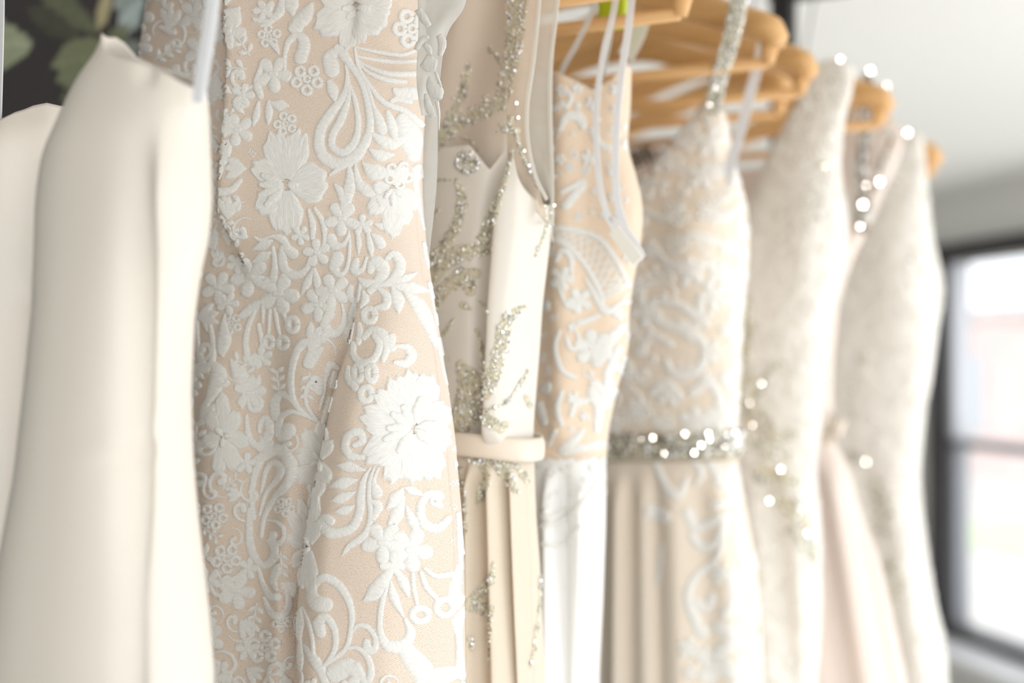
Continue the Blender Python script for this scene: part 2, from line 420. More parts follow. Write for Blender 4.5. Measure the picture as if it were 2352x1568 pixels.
    def spray(l, x, y, s, rot, mb=None, n=3):
        c, q = math.cos(rot), math.sin(rot)
        l.stroke([(x - s * c, y - s * q, s * .1), (x, y, s * .16), (x + s * .8 * c, y + s * .8 * q, s * .1)], mb)
        for k in range(n):
            t = -.7 + 1.4 * k / max(1, n - 1)
            for sd in (-1, 1): l.leaf(x + s * t * c + .35 * s * math.cos(rot + sd * 1.1), y + s * t * q + .35 * s * math.sin(rot + sd * 1.1), s * .75, rot + sd * .9, mb, .5)
    def scatter(l, x0, x1, y0, y1, n, size, inside=None, seed=1, thr=.25, mb=None):
        rr = random.Random(seed)
        for _ in range(n):
            x, y, s = rr.uniform(x0, x1), rr.uniform(y0, y1), size * rr.uniform(.7, 1.25)
            if inside is not None and not inside(x, y): continue
            hit = tot = 0
            for i in range(-3, 4):
                for j in range(-3, 4):
                    if i * i + j * j <= 10:
                        tot += 1; hit += (int(x + i * s / 3) // 8, int(y + j * s / 3) // 8) in l.occ
            if hit > tot * thr: continue
            k = rr.random(); rot = rr.uniform(0, 6.28)
            if k < .3: l.flower(x, y, s * .95, 5, rot, mb, hole=rr.random() < .3)
            elif k < .62: l.comma(x, y, s * .95, rot, rr.choice((-1, 1)), mb)
            elif k < .8: l.spray(x, y, s * .8, rot, mb, 3)
            else:
                for a in (-.5, 0, .5): l.leaf(x + .5 * s * math.cos(rot + a), y + .5 * s * math.sin(rot + a), s * 1.3, rot + a, mb, .4)
    def build(l, name, m, label=None):
        return l.mb.build(name, m, l.g.root, uv=True, label=label)
ICO = None
def ico():
    global ICO
    if ICO is None:
        bm = bmesh.new(); bmesh.ops.create_icosphere(bm, subdivisions=1, radius=1); ICO = ([np.array(v.co) for v in bm.verts], [tuple(v.index for v in f.verts) for f in bm.faces]); bm.free()
    return ICO
def beads(g, path, dens, r, m_name, seed=1, mb=None, rvar=.4, hl=1.0):
    """beads sewn along a brush path [(x,y,w)...] in picture points, radius r in metres"""
    rr = np.random.default_rng(seed); q = catmull(path, 4); V, F = ico(); V = np.array(V)
    xs = []; ys = []
    for i in range(len(q) - 1):
        L = np.linalg.norm(q[i + 1, :2] - q[i, :2]); k = rr.poisson(max(.0, L * max(q[i, 2], 3) * dens))
        t = rr.random(k); T = (q[i + 1, :2] - q[i, :2]) / (L + 1e-9); N = np.array([-T[1], T[0]])
        off = (rr.random(k) - .5) * q[i, 2]
        P = q[i, :2] + (q[i + 1, :2] - q[i, :2]) * t[:, None] + N * off[:, None]; xs += list(P[:, 0]); ys += list(P[:, 1])
    if not xs: return
    P, ok = g.cast(np.array(xs), np.array(ys), r * .7)
    for p, o in zip(P, ok):
        if not o: continue
        s = r * (1 + rvar * (rr.random() * 2 - 1)); a = rr.normal(size=3); a /= np.linalg.norm(a); M = np.array(Matrix.Rotation(rr.random() * 6.28, 3, Vector(a)))
        mb.add(list(p + (V * s) @ M.T * np.array([1, 1, 1 + .3 * rr.random()])), F)
def strip(pts3, w, th, side=None, n_up=None):
    """a ribbon of real thickness along 3-D points; width direction = side"""
    mb = MB(); P = [np.array(p, float) for p in pts3]; n = len(P); vs = []
    for i, p in enumerate(P):
        t = P[min(i + 1, n - 1)] - P[max(0, i - 1)]; t /= np.linalg.norm(t)
        s = np.array(side, float); s = s - t * (s @ t); s /= np.linalg.norm(s); o = np.cross(s, t)
        ww = w[i] if hasattr(w, '__len__') else w
        for a, b in ((-1, -1), (1, -1), (1, 1), (-1, 1)): vs.append(p + s * ww / 2 * a + o * th / 2 * b)
    fs = [(i * 4 + k, i * 4 + (k + 1) % 4, (i + 1) * 4 + (k + 1) % 4, (i + 1) * 4 + k) for i in range(n - 1) for k in range(4)]
    fs += [(3, 2, 1, 0), tuple((n - 1) * 4 + k for k in range(4))]
    mb.add(vs, fs); return mb
def pv(x, y, v):
    u, z = on_plane(x, y, v); return W(u, v, z)
def ribbon(pp, v, wpx, g, name, m, th=.0008, side=None, label=None):
    """hanging ribbon through picture points (x,y[,dv]) in the plane of the gown"""
    q = catmull([(a[0], a[1], a[2] if len(a) > 2 else 0) for a in pp], 14)
    P = [pv(x, y, v + dv) for x, y, dv in q]; d = (P[0] - CAMP) @ FW
    return strip(P, wpx * d / FPX, th, U if side is None else side).build(name, m, g.root if g else None, smooth=False, label=label)

def gem(pos, r, g, which=1, tilt=.0):
    """a cut stone: eight-sided table, crown and pavilion, set facing between the room and a ceiling spot"""
    pos = np.array(pos, float); a = CAMP - pos; a /= np.linalg.norm(a); b = np.array(SPOTS[which]) - pos; b /= np.linalg.norm(b)
    n = a + b + rng.normal(0, .02 + tilt, 3); n /= np.linalg.norm(n); x = np.cross(n, [0, 0, 1.0]); x /= np.linalg.norm(x); y = np.cross(n, x)
    V = []
    for rad, h in ((.72, .45), (1, .15), (1, 0)):
        for k in range(8): V.append(pos + r * (rad * (math.cos(k * PI / 4) * x + math.sin(k * PI / 4) * y) + h * n))
    V.append(pos - n * r * .5)
    F = [tuple(range(8))] + [(i * 8 + k, (i + 1) * 8 + k, (i + 1) * 8 + (k + 1) % 8, i * 8 + (k + 1) % 8) for i in range(2) for k in range(8)] + [(16 + k, 24, 16 + (k + 1) % 8) for k in range(8)]
    return link('cut_crystal', V, F, M_GEM, g.root, smooth=False)
def gems(g, pts, r, lift=.0015, tilt=0):
    xs = np.array([p[0] for p in pts], float); ys = np.array([p[1] for p in pts], float); P, ok = g.cast(xs, ys, lift)
    for p, o in zip(P, ok):
        if o: gem(p, r, g, tilt=tilt)
# ------------------------------------------------------------------ the room
CEIL = 2.24
M_CEIL = mat('white_ceiling_paint', srgb(236, 235, 230), rough=.9)
M_WALL = mat('grey_wall_paint', srgb(222, 221, 217), rough=.9)
M_FLOOR = mat('grey_floor', srgb(150, 142, 134), rough=.5)
noise_var(M_FLOOR, srgb(206, 200, 192), srgb(218, 213, 206), 5, 4)
def slab(name, a, b, m, fr=None, parent=None):
    k = MB(); k.box(a, b, fr); return k.build(name, m, parent, smooth=False)
UR = lambda u, v, z: tuple(W(u, v, z))
struct(slab('wall_left', (-2.7, -1.6, 0), (-2.6, 7.3, CEIL), M_CEIL, UR))
struct(slab('wall_partition', (-1.22, -1.6, 0), (-1.12, 1.47, CEIL), M_CEIL, UR)).name = 'wall_middle'
# window wall: runs into depth, leaning to the left
AW = math.radians(-11.7)
Wd = np.array([math.sin(AW), math.cos(AW), 0]); Wn = np.array([math.cos(AW), -math.sin(AW), 0])   # Wn points outdoors
d2 = 5.5; W0 = np.array([(2150 - 1176) / FPX * d2, d2, 0])
def wf(s, n, z): return tuple(W0 + Wd * s + Wn * n + np.array([0, 0, z]))
def prism(name, z0, z1, m):
    P = [W0 + Wd * -8 + Wn * .16, W0 + Wd * 2.3 + Wn * .16, W(-2.7, 7.4, 0), W(-2.7, -1.6, 0)]
    k = MB(); k.add([tuple(p[:2]) + (z0,) for p in P] + [tuple(p[:2]) + (z1,) for p in P], [(0, 1, 2, 3), (7, 6, 5, 4), (0, 4, 5, 1), (1, 5, 6, 2), (2, 6, 7, 3), (3, 7, 4, 0)])
    return struct(k.build(name, m, smooth=False))
k = MB(); _a = W(-1.22, -1.6, 0); _b = np.array([-.35, -2.15, 0]); _n = np.array([0, -.1, 0])
k.add([tuple(q) for q in (_a, _b, _b + _n, _a + _n)] + [tuple(q + np.array([0, 0, CEIL])) for q in (_a, _b, _b + _n, _a + _n)], [(0, 1, 2, 3), (7, 6, 5, 4), (0, 4, 5, 1), (1, 5, 6, 2), (2, 6, 7, 3), (3, 7, 4, 0)])
struct(k.build('wall_back', M_CEIL, smooth=False))
prism('floor', -.1, 0, M_FLOOR); prism('ceiling', CEIL, CEIL + .1, M_CEIL)
zpx = lambda y, d=d2: CAMZ + (830 - y) / FPX * d
Z_HEAD, Z_SILL, Z_BAR = zpx(566), zpx(1432), zpx(1012)
SL, SR = .02, -2.4         # window opening runs from s=.02 (far) to the camera side
k = MB()
k.box((SL, 0, 0), (2.3, .16, CEIL), wf); k.box((SR - .8, 0, 0), (SR, .16, CEIL), wf)
k.box((SR, 0, Z_HEAD), (SL, .16, CEIL), wf); k.box((SR, 0, 0), (SL, .16, Z_SILL - .03), wf)
struct(k.build('wall_right', M_WALL, smooth=False))
def wbox(name, parts, m, parent=None):
    k = MB()
    for a, b in parts: k.box(a, b, wf)
    return k.build(name, m, parent, smooth=False)
M_FRAME = mat('dark_window_frame', srgb(46, 42, 44), rough=.4)
M_GFRAME = mat('grey_window_frame', srgb(150, 152, 158), rough=.4)
fw = .055
win = struct(wbox('window_1', [((SR, -.03, Z_HEAD - .07), (SL, .1, Z_HEAD)), ((SR, -.03, Z_SILL - .03), (SL, .1, Z_SILL + .015)),
                        ((SL - .07, -.03, Z_SILL), (SL, .1, Z_HEAD)), ((SR, -.03, Z_SILL), (SR + fw, .1, Z_HEAD)), ((-1.3, .0, Z_SILL), (-1.24, .09, Z_HEAD))], M_FRAME))
wbox('window_sash', [((SR + fw, .02, Z_BAR - .02), (SL - .06, .07, Z_BAR + .015)), ((SL - .13, .02, Z_SILL), (SL - .07, .07, Z_BAR))], M_GFRAME, win)
wbox('window_reveal', [((SL - .115, .025, Z_BAR + .015), (SL - .07, .09, Z_HEAD - .07))], mat('white_sash', srgb(214, 216, 222), rough=.5), win)
M_GLASS = bpy.data.materials.new('window_glass'); M_GLASS.use_nodes = True; _n = M_GLASS.node_tree; _n.nodes.clear()
_o = _n.nodes.new('ShaderNodeOutputMaterial'); _m = _n.nodes.new('ShaderNodeMixShader'); _t = _n.nodes.new('ShaderNodeBsdfTransparent'); _g = _n.nodes.new('ShaderNodeBsdfGlossy'); _f = _n.nodes.new('ShaderNodeFresnel')
_g.inputs['Roughness'].default_value = 0; _f.inputs[0].default_value = 1.3
_m.inputs[0].default_value = .06; _n.links.new(_t.outputs[0], _m.inputs[1]); _n.links.new(_g.outputs[0], _m.inputs[2]); _n.links.new(_m.outputs[0], _o.inputs[0])
wbox('glass_pane', [((SR + fw, .044, Z_BAR), (SL - .07, .049, Z_HEAD - .06))], M_GLASS, win)
wbox('glass_pane', [((SR + fw, .044, Z_SILL), (SL - .07, .049, Z_BAR))], M_GLASS, win)
struct(wbox('trim_1', [((SR, -.20, Z_SILL - .05), (SL, .0, Z_SILL - .02))], mat('white_sill', srgb(232, 232, 234), rough=.5)))
struct(wbox('baseboard_right', [((SR - .8, -.02, 0), (2.1, 0, .12))], mat('grey_board', srgb(150, 150, 154), rough=.6)))
# the street outside
def tagm(o, label, cat): o['label'] = label; o['category'] = cat; return o
grd = slab('pavement_ground', (-30, -20, -.25), (60, 60, -.15), mat('pale_concrete', srgb(225, 222, 216), rough=.9)); struct(grd)
bl = thing('brick_building', 'pink brick building across the street seen through the window', 'building', tuple(W0 + Wn * 9 + Wd * 6))
M_BRICK = mat('pink_brick', srgb(236, 214, 208), rough=.9); noise_var(M_BRICK, srgb(232, 208, 202), srgb(240, 226, 222), 3, 4)
wbox('wall', [((2, 9, -.2), (20, 15, 2.3))], M_BRICK, bl)
for q in range(4): wbox('window', [((3.2 + q * 4, 8.95, .5), (4.6 + q * 4, 9.05, 1.7))], mat('pale_blind', srgb(206, 214, 220), rough=.3), bl)
wbox('roof', [((1.8, 8.8, 2.3), (20.2, 15.2, 2.45))], mat('roof_trim', srgb(214, 214, 214)), bl)
gl = wbox('grass_verge', [((-2.5, 4.2, -.15), (9, 6.2, -.11))], mat('grass', srgb(216, 228, 190), rough=.9)); tagm(gl, 'pale green strip of grass outside the window', 'grass'); gl['kind'] = 'stuff'

# patterned wallpaper behind the left end of the rack
def wallpaper():
    nu, nz = 640, 460; v0, v1, z0, z1 = -.6, 1.46, .12, CEIL
    vv = np.linspace(v0, v1, nu); zz = np.linspace(z0, z1, nz)
    Vg, Zg = np.meshgrid(vv, zz)
    col = np.zeros(Vg.shape + (3,)); col[:] = srgb(52, 49, 50)[:3]
    rr = np.random.default_rng(3)
    def leaf(cx, cz, L, wd, ang, c, vein=True):
        c_, s_ = math.cos(ang), math.sin(ang)
        a = ((Vg - cx) * c_ + (Zg - cz) * s_) / L; b = (-(Vg - cx) * s_ + (Zg - cz) * c_) / wd
        ins = (np.abs(a) < 1) & (np.abs(b) < np.clip(1 - np.abs(a) ** 2.2, 0, 1) * (1 - .25 * a))
        sh = .86 + .28 * rr.random(); base = np.array(c) * sh
        col[ins] = base
        if vein:
            vn = ins & (np.abs(b) < .07); col[vn] = base * 1.25
            col[ins & (b < -.25) & (np.abs(np.sin(a * 14 + b * 6)) < .25)] = base * .85
    G = [srgb(120, 126, 98)[:3], srgb(98, 102, 78)[:3], srgb(84, 88, 74)[:3], srgb(142, 152, 134)[:3], srgb(166, 178, 174)[:3], srgb(72, 72, 60)[:3]]
    for _ in range(230):
        leaf(rr.uniform(v0, v1), rr.uniform(z0, z1), rr.uniform(.03, .07), rr.uniform(.012, .03), rr.uniform(0, 6.3), G[rr.integers(0, 6)])
    # the leaves that show between the gowns
    def at(x, y):
        d = ray(x, y); t = -1.114 / (d @ U); P = CAMP + d * t; return P @ R, P[2]
    vis = [(60, 190, 210, 320)]
    vA, zA = at(0, 330); vB, zB = at(330, 0)
    clear = (Vg > vA - .1) & (Vg < vB + .02) & (Zg > zA - .2) & (Zg < max(zB, zA) + .06)
    col[clear] = srgb(52, 49, 50)[:3]
    def L(x, y, x2, y2, w, c):
        a = np.array(at(x, y)); b = np.array(at(x2, y2)); m_ = (a + b) / 2; d = b - a; Ln = np.linalg.norm(d) / 2
        leaf(m_[0], m_[1], Ln, w * .72, math.atan2(d[1], d[0]), c)
    L(90, -20, 230, 75, .022, srgb(92, 96, 76)[:3]); L(60, 20, 190, 90, .018, srgb(70, 71, 60)[:3])
    L(-90, 100, 78, 100, .034, srgb(150, 158, 132)[:3]); L(118, 150, 300, 118, .030, srgb(124, 130, 100)[:3])
    L(130, 185, 240, 160, .02, srgb(112, 118, 92)[:3]); L(140, 225, 230, 235, .012, srgb(96, 100, 78)[:3])
    L(225, 70, 255, -40, .012, srgb(160, 152, 120)[:3]); L(275, 75, 330, -10, .018, srgb(158, 172, 170)[:3])
    L(262, 20, 320, -60, .02, srgb(142, 154, 150)[:3]); L(240, 110, 300, 55, .012, srgb(110, 116, 92)[:3]); L(270, 130, 330, 95, .014, srgb(120, 128, 122)[:3])
    P = Vg[..., None] * R + U * -1.114; P[..., 2] = Zg
    verts = P.reshape(-1, 3)
    F = [(i * nu + j, i * nu + j + 1, (i + 1) * nu + j + 1, (i + 1) * nu + j) for i in range(nz - 1) for j in range(nu - 1)]
    m = mat('leafy_wallpaper', (1, 1, 1, 1), rough=.7, spec=.3)
    at_ = nd(m, 'ShaderNodeAttribute'); at_.attribute_name = 'print'; lk(m, at_.outputs['Color'], m.node_tree.nodes['Principled BSDF'].inputs['Base Color'])
    o = link('wall_paper', verts, F, m, None)
    ca = o.data.color_attributes.new('print', 'FLOAT_COLOR', 'POINT'); ca.data.foreach_set('color', np.concatenate([col.reshape(-1, 3), np.ones((len(verts), 1))], 1).ravel())
    md = o.modifiers.new('t', 'SOLIDIFY'); md.thickness = .004
    o.name = 'wallpaper'; o.parent = bpy.data.objects['wall_middle']; o.name = 'wallpaper'; return o
wallpaper()

# ------------------------------------------------------------------ rack and hangers
ZR = 2.20; UC = -.64
rk = thing('clothes_rack', 'black metal clothes rail with an upright post behind the hangers', 'clothes rack', tuple(W(UC, 1.1, 0)))
k = MB(); k.tube([W(UC, .02, ZR), W(UC, 2.22, ZR)], .013, 16); k.build('rail', M_BLACK, rk)
for v in (.0, 2.22):
    k = MB(); k.box((UC - .11, v - .016, ZR - .016), (UC + .05, v + .016, ZR + .016), UR); k.build('crosspiece', M_BLACK, rk, smooth=False)
    k = MB(); k.box((UC - .105, v - .016, .03), (UC - .071, v + .016, ZR - .016), UR); k.build('post', M_BLACK, rk, smooth=False)
    k = MB(); k.box((UC - .22, v - .02, .0), (UC + .22, v + .02, .03), UR); k.build('foot', M_BLACK, rk, smooth=False)

def hanger_mesh():
    """arms with thick rounded shoulder ends, in its own frame: x along, y thickness, z up"""
    k = MB(); xs = np.linspace(-.225, .225, 49); n = 16; vs = []
    for x in xs:
        t = abs(x) / .225
        zc = .082 * (1 - t ** 1.25) - .002
        yc = -.022 * t ** 2.2                       # arms sweep forward
        hz = .0165 - .001 * t + .006 * math.exp(-(t / .12) ** 2); hy = .0065 + .0165 * t ** 2.5
        if t > .93: e = math.sqrt(max(.0, 1 - ((t - .93) / .07) ** 2)) * .9 + .1; hz *= e; hy *= e
        for q in range(n):
            a = 2 * PI * q / n; c, s = math.cos(a), math.sin(a)
            vs.append((x, yc + hy * np.sign(c) * abs(c) ** .7, zc + hz * np.sign(s) * abs(s) ** .7))
    m_ = len(xs); fs = [(i * n + q, (i + 1) * n + q, (i + 1) * n + (q + 1) % n, i * n + (q + 1) % n) for i in range(m_ - 1) for q in range(n)]
    fs += [tuple(range(n)), tuple((m_ - 1) * n + q for q in range(n))[::-1]]
    k.add(vs, fs); return k
HN = {}
def hanger(v, rot=0, label='', du=0, dz=0, tilt=0):
    t = thing('wooden_hanger', label, 'hanger', tuple(W(-.64 + du, v, 1.905 + dz)), 'wooden hangers on the rail')
    if not HN:
        HN['arms'] = hanger_mesh().build('arms', M_WOOD, t)
        k = MB(); k.tube([(-.203, -.017, -.024), (.203, -.017, -.024)], .0056, 12); HN['trouser_bar'] = k.build('trouser_bar', M_WOOD, t)
        for s in (-1, 1):
            k = MB(); k.tube([(s * .208, -.018, .0), (s * .203, -.017, -.026)], [.010, .0062], 10); HN['bar_holder%d' % s] = k.build('bar_holder', M_WOOD, t)
        for o in HN.values(): o.matrix_parent_inverse = Matrix.Identity(4)
    else:
        for kx in list(HN):
            c = HN[kx].copy(); C.objects.link(c); c.parent = t; c.matrix_parent_inverse = Matrix.Identity(4)
    t.rotation_euler = (0, tilt, -A29 + rot)
    zt = ZR - (1.905 + dz); hx = -du * math.cos(rot)
    pts = [(0, 0, .075), (hx * .15, 0, .11), (hx * .6, 0, zt * .5 + .04), (hx, 0, zt - .05), (hx + .006, 0, zt - .030)] + [(hx + .0152 * math.cos(a), 0, zt + .0152 * math.sin(a)) for a in np.linspace(-.9, 3.5, 16)]
    k = MB(); k.tube(pts, .0019, 8); hk = k.build('hook', M_STEEL, t); hk.matrix_parent_inverse = Matrix.Identity(4)
    return t
for v, rot, lab, kw in [
    (.60, 0, 'wooden hanger of the plain satin gown nearest the camera, above the picture', {}),
    (.72, 0, 'wooden hanger holding the rounded satin gown at the left edge', {}),
    (.84, 0, 'wooden hanger holding the nude gown with white floral lace', {'du': .05, 'dz': .045}),
    (1.0, 0, 'wooden hanger holding the beaded gown with the satin ribbon belt', {}),
    (1.085, 0, 'wooden hanger at the top with a lime size marker, holding the white strap gown', {}),
    (1.30, 0, 'thick wooden hanger with its rounded end in front of the black post', {}),
    (1.45, .05, 'wooden hanger arm running to the wide ivory lace shoulder strap', {'du': -.02}),
    (1.57, 0, 'wooden hanger pushed left, its round end showing below its neighbours', {'du': -.08}),
    (1.70, 0, 'wooden hanger end sticking out past the beaded shoulder straps', {}),
    (1.87, .03, 'wooden hanger with its end between the two farthest gowns', {'du': -.045}),
    (2.10, 0, 'farthest wooden hanger with its round end at the far right', {'du': -.03, 'dz': -.012})]:
    hanger(v, rot, lab, **kw)

# ------------------------------------------------------------------ plain satin gowns on the left
def pl(k, amp, ph=0.0, z0=1.55, z1=1.0, k2=0, a2=0):
    def f(th, z):
        z = np.asarray(z, float)
        return amp * sst(z0, z1, z) * (np.sin(k * th + ph) + .45 * np.sin((k * 1.0 + 5) * th + ph * 2 + 1.3)) + a2 * np.sin(k2 * th + ph) * sst(z0 + .1, z1 + .2, z)
    return f
def dispB(x, y):
    # broad soft hollow on the left, a round ridge at the right and one crease
    d = .012 * np.exp(-((x - 400) / 55) ** 2) * sst(180, 500, y)
    d = d - .010 * np.exp(-((x - 330 + (y - 800) * .02) / 45) ** 2) * sst(250, 600, y) * (1 - .7 * sst(1100, 1400, y))
    d = d - .003 * np.exp(-((y - 1045 + (x - 300) * .28) / 26) ** 2) * np.exp(-((x - 320) / 75) ** 2)
    d = d + .002 * np.exp(-((y - 1000 + (x - 300) * .28) / 40) ** 2) * np.exp(-((x - 320) / 80) ** 2)
    d = d + .006 * np.exp(-((x - 455 - (y - 1100) * .10) / 16) ** 2) * sst(1000, 1250, y)
    d = d - .004 * np.exp(-((x - 335) / 22) ** 2) * np.exp(-((y - 165) / 30) ** 2)
    return d
B = Gown('satin_gown', 'plain ivory satin gown with a pointed strapless bodice, in front of the lace gown', .559, tab([(80, .012), (300, .030), (900, .034), (1500, .045)]),
         [(80, 232), (100, 212), (160, 170), (240, 134), (330, 95), (430, 80), (560, 76), (700, 72), (900, 52), (1100, 30), (1300, -5), (1568, -40)],
         [(80, 462), (180, 470), (225, 480), (330, 484), (450, 488), (540, 480), (620, 462), (720, 448), (900, 440), (1050, 444), (1200, 456), (1400, 478), (1568, 492)],
         [(-1, 88), (-.93, 84), (-.8, 92), (-.5, 122), (0, 145), (.5, 166), (.8, 180), (1, 200)], M_SATIN, disp=dispB, ncol=170, part='satin_shell', e=.82)
ribbon([(505, -260), (492, -60), (478, 60), (458, 190), (454, 235)], .535, 30, B, 'hanger_loop', M_RIB)
ribbon([(515, -260), (500, -60), (486, 60), (466, 190), (458, 235)], .552, 26, B, 'hanger_loop', M_RIB)
# welt along the top edge
def edge_roll(g, pts, r, m, name='rolled_edge'):
    q = catmull([(a, b, 0) for a, b in pts], 8); P, ok = g.cast(q[:, 0], q[:, 1], 0.0); k = MB(); k.tube(list(P), r, 8); return k.build(name, m, g.root)
Agown = Gown('satin_gown', 'rounded cream satin bodice hanging behind the pointed one at the left edge', .668, tab([(230, .012), (330, .034), (1500, .045)]),
         [(230, -10), (300, -60), (400, -130), (600, -190), (1568, -330)],
         [(230, 150), (300, 200), (400, 230), (600, 240), (900, 230), (1568, 300)],
         [(-1, 520), (-.4, 425), (-.02, 340), (.12, 305), (.31, 270), (.55, 250), (.83, 240), (1, 242)], M_SATIN2,
         disp=lambda x, y: .012 * np.exp(-((x - 10 + (y - 400) * .08) / 40) ** 2) - .012 * np.exp(-((x - 62 + (y - 700) * .05) / 20) ** 2) * sst(600, 800, y), part='satin_shell')
ribbon([(22, -400), (4, -100), (1, 60), (-6, 330)], .64, 22, Agown, 'hanger_loop', M_RIB)

# ------------------------------------------------------------------ the lace gown in focus
def x2(y): return np.interp(y, [560, 620, 800, 900, 1000, 1100, 1200, 1320, 1450, 1600], [850, 832, 806, 782, 764, 742, 720, 704, 690, 676])
def dispC(x, y):
    a1 = 1 - sst(480, 660, y)
    xe = 556 + 8 * np.sin(y / 90)
    d = a1 * (.030 * sst(-10, 10, x - xe) * np.exp(-np.clip(x - xe, 0, 400) / 210) - .012 * np.exp(-((x - xe + 22) / 22) ** 2))
    a2 = sst(600, 960, y)
    xq = x - x2(y)
    d = d + a2 * (.030 * sst(-9, 7, xq) * (.55 + .45 * sst(0, 110, xq)) - .018 * np.exp(-((xq + 26) / 26) ** 2))
    d = d - .014 * sst(520, 760, y) * (1 - sst(470, 820, x)) 
    # a second pleat at the lower left
    xr = x - np.interp(y, [1300, 1450, 1600], [618, 648, 664]); a3 = sst(1300, 1480, y)
    d = d - a3 * (.022 * sst(-6, 8, xr) * (1 - sst(24, 60, xr)))
    d = d + .006 * np.sin((x - 480 + y * .06) / 34) * sst(620, 900, y) * (1 - sst(620, 760, x))
    # pinched crease below the top flower
    d = d - .008 * np.exp(-(((y - 140) - (x - 900) * .10) / 20) ** 2) * sst(820, 900, x) * (1 - sst(960, 1000, x))
    d = d - .006 * np.exp(-((x - 818) / 16) ** 2) * (1 - sst(40, 120, y))
    return d
Cg = Gown('lace_gown', 'nude tulle gown covered in white corded floral lace, the sharpest in view', .812, tab([(0, .036), (400, .042), (1000, .050), (1568, .056)]),
         [(-120, 340), (-20, 326), (80, 314), (130, 320), (300, 312), (700, 290), (1568, 220)],
         [(-120, 975), (60, 978), (200, 980), (300, 974), (420, 970), (520, 976), (600, 985), (700, 1000), (800, 1016), (900, 1031), (1000, 1045), (1100, 1053), (1200, 1062), (1300, 1066), (1568, 1069)],
         [(-1, -70), (0, -100), (1, -110)], M_NUDE, disp=dispC, ncol=300, dy=6, e=.8, part='tulle_shell')
L = Lace(Cg, h=.0011, step=4.5)
def motif(name, fn, label=None, m=None):
    mb = MB(); fn(mb)
    if mb.v: link(name, mb.v, mb.f, m or M_EMB, Cg.root, mb.uv, True, label)
S = lambda pts, hk=1.0: (lambda mb: L.stroke(pts, mb, hk))
def SS(*ps): return lambda mb: [L.stroke(p, mb) for p in ps]
def big(c, tips, inner=(), iw=24):
    def f(mb):
        for x, y, w_ in tips: L.petal(c[0], c[1], x, y, w_, mb)
        for x, y in inner:
            mx, my = (c[0] * .45 + x * .55), (c[1] * .45 + y * .55)
            L.stroke([(c[0] + (x - c[0]) * .12, c[1] + (y - c[1]) * .12, 5), (mx, my, iw), (x, y, iw * .62)], mb, 1.9)
    return f
# large flowers
motif('embroidered_flower', big((657, 426), [(628, 302, 70), (690, 300, 66), (752, 415, 96), (655, 536, 84), (592, 488, 60), (580, 372, 56)], [(602, 424), (600, 447), (614, 469), (606, 404), (680, 425)]))
motif('embroidered_flower', big((820, 18), [(724, 68, 76), (790, 116, 50), (830, 100, 42), (884, 62, 92), (738, -30, 80), (900, -30, 80), (820, -90, 80)], [(800, 40), (790, 20), (845, 20)]))
motif('embroidered_flower', big((948, 982), [(902, 866, 78), (938, 850, 60), (985, 858, 74), (1034, 938, 74), (1036, 1018, 70), (1002, 1098, 76), (948, 1108, 64), (892, 1106, 66), (838, 1058, 80), (828, 950, 84), (862, 896, 56)],
      [(901, 952), (892, 983), (884, 1008), (914, 1034), (925, 936), (962, 918), (996, 974), (980, 1012)], 26))
motif('embroidered_flower', big((736, 1058), [(700, 986, 44), (738, 966, 36), (762, 1010, 28), (752, 1110, 36), (722, 1148, 44), (688, 1108, 46), (682, 1040, 50)], [(722, 1040), (716, 1066), (738, 1080)], 14))
motif('embroidered_flower', big((712, 1255), [(664, 1172, 36), (690, 1144, 30), (724, 1122, 34), (738, 1190, 26), (716, 1366, 34), (690, 1352, 30), (672, 1300, 34), (660, 1230, 36)], [(700, 1230), (704, 1270)], 12))
motif('embroidered_flower', big((514, 1002), [(510, 902, 36), (546, 946, 40), (574, 1016, 40), (540, 1080, 42), (500, 1090, 38), (464, 1018, 40), (474, 948, 36)], [(500, 985), (530, 1000), (512, 1024)], 16))
motif('embroidered_flower', big((900, 432), [(846, 492, 44), (868, 476, 36), (902, 546, 52), (936, 516, 46), (964, 474, 46), (852, 430, 34), (930, 380, 40)], [(884, 452), (900, 470), (920, 450)], 16))
# paisley
motif('paisley', SS([(776, 112, 22), (790, 128, 24), (803, 146, 20), (828, 184, 16), (843, 230, 18), (850, 281, 19), (840, 324, 24), (815, 358, 30), (784, 376, 30), (751, 367, 29), (733, 338, 27), (737, 296, 26), (762, 256, 24), (790, 220, 20), (798, 180, 11), (794, 150, 7)],
                    [(803, 196, 8), (800, 225, 14), (784, 272, 20), (765, 306, 20), (761, 332, 18), (772, 345, 18), (790, 349, 22), (808, 337, 24), (821, 306, 17), (822, 268, 14), (815, 230, 12), (806, 199, 6)]))
motif('paisley', SS([(582, 1190, 12), (578, 1130, 14), (588, 1080, 17), (608, 1042, 22), (635, 1032, 27), (658, 1048, 28), (672, 1082, 34), (660, 1112, 22), (632, 1142, 16), (608, 1185, 12), (600, 1232, 8)],
                    [(600, 1130, 7), (612, 1078, 12), (630, 1062, 14), (646, 1076, 20), (636, 1102, 15), (611, 1132, 10), (596, 1182, 7)]))
# small flowers
for (x, y, r, ro, ho) in [(705, 182, 40, .3, True), (618, 84, 30, .9, True), (945, 66, 50, .6, True), (914, 402, 36, .2, True), (785, 502, 42, .4, False), (832, 516, 26, .9, False),
                          (765, 668, 42, .6, False), (575, 636, 48, .5, False), (640, 674, 50, .1, False), (728, 580, 34, .8, False), (690, 540, 24, .3, False), (500, 660, 40, .2, False),
                          (878, 1246, 50, .35, False), (941, 1262, 54, .15, False), (628, 170, 44, .2, False), (605, 25, 26, .6, False)]:
    motif('embroidered_blossom', lambda mb, a=(x, y, r, 5, ro): L.flower(a[0], a[1], a[2], 5, a[4], mb, hole=ho))
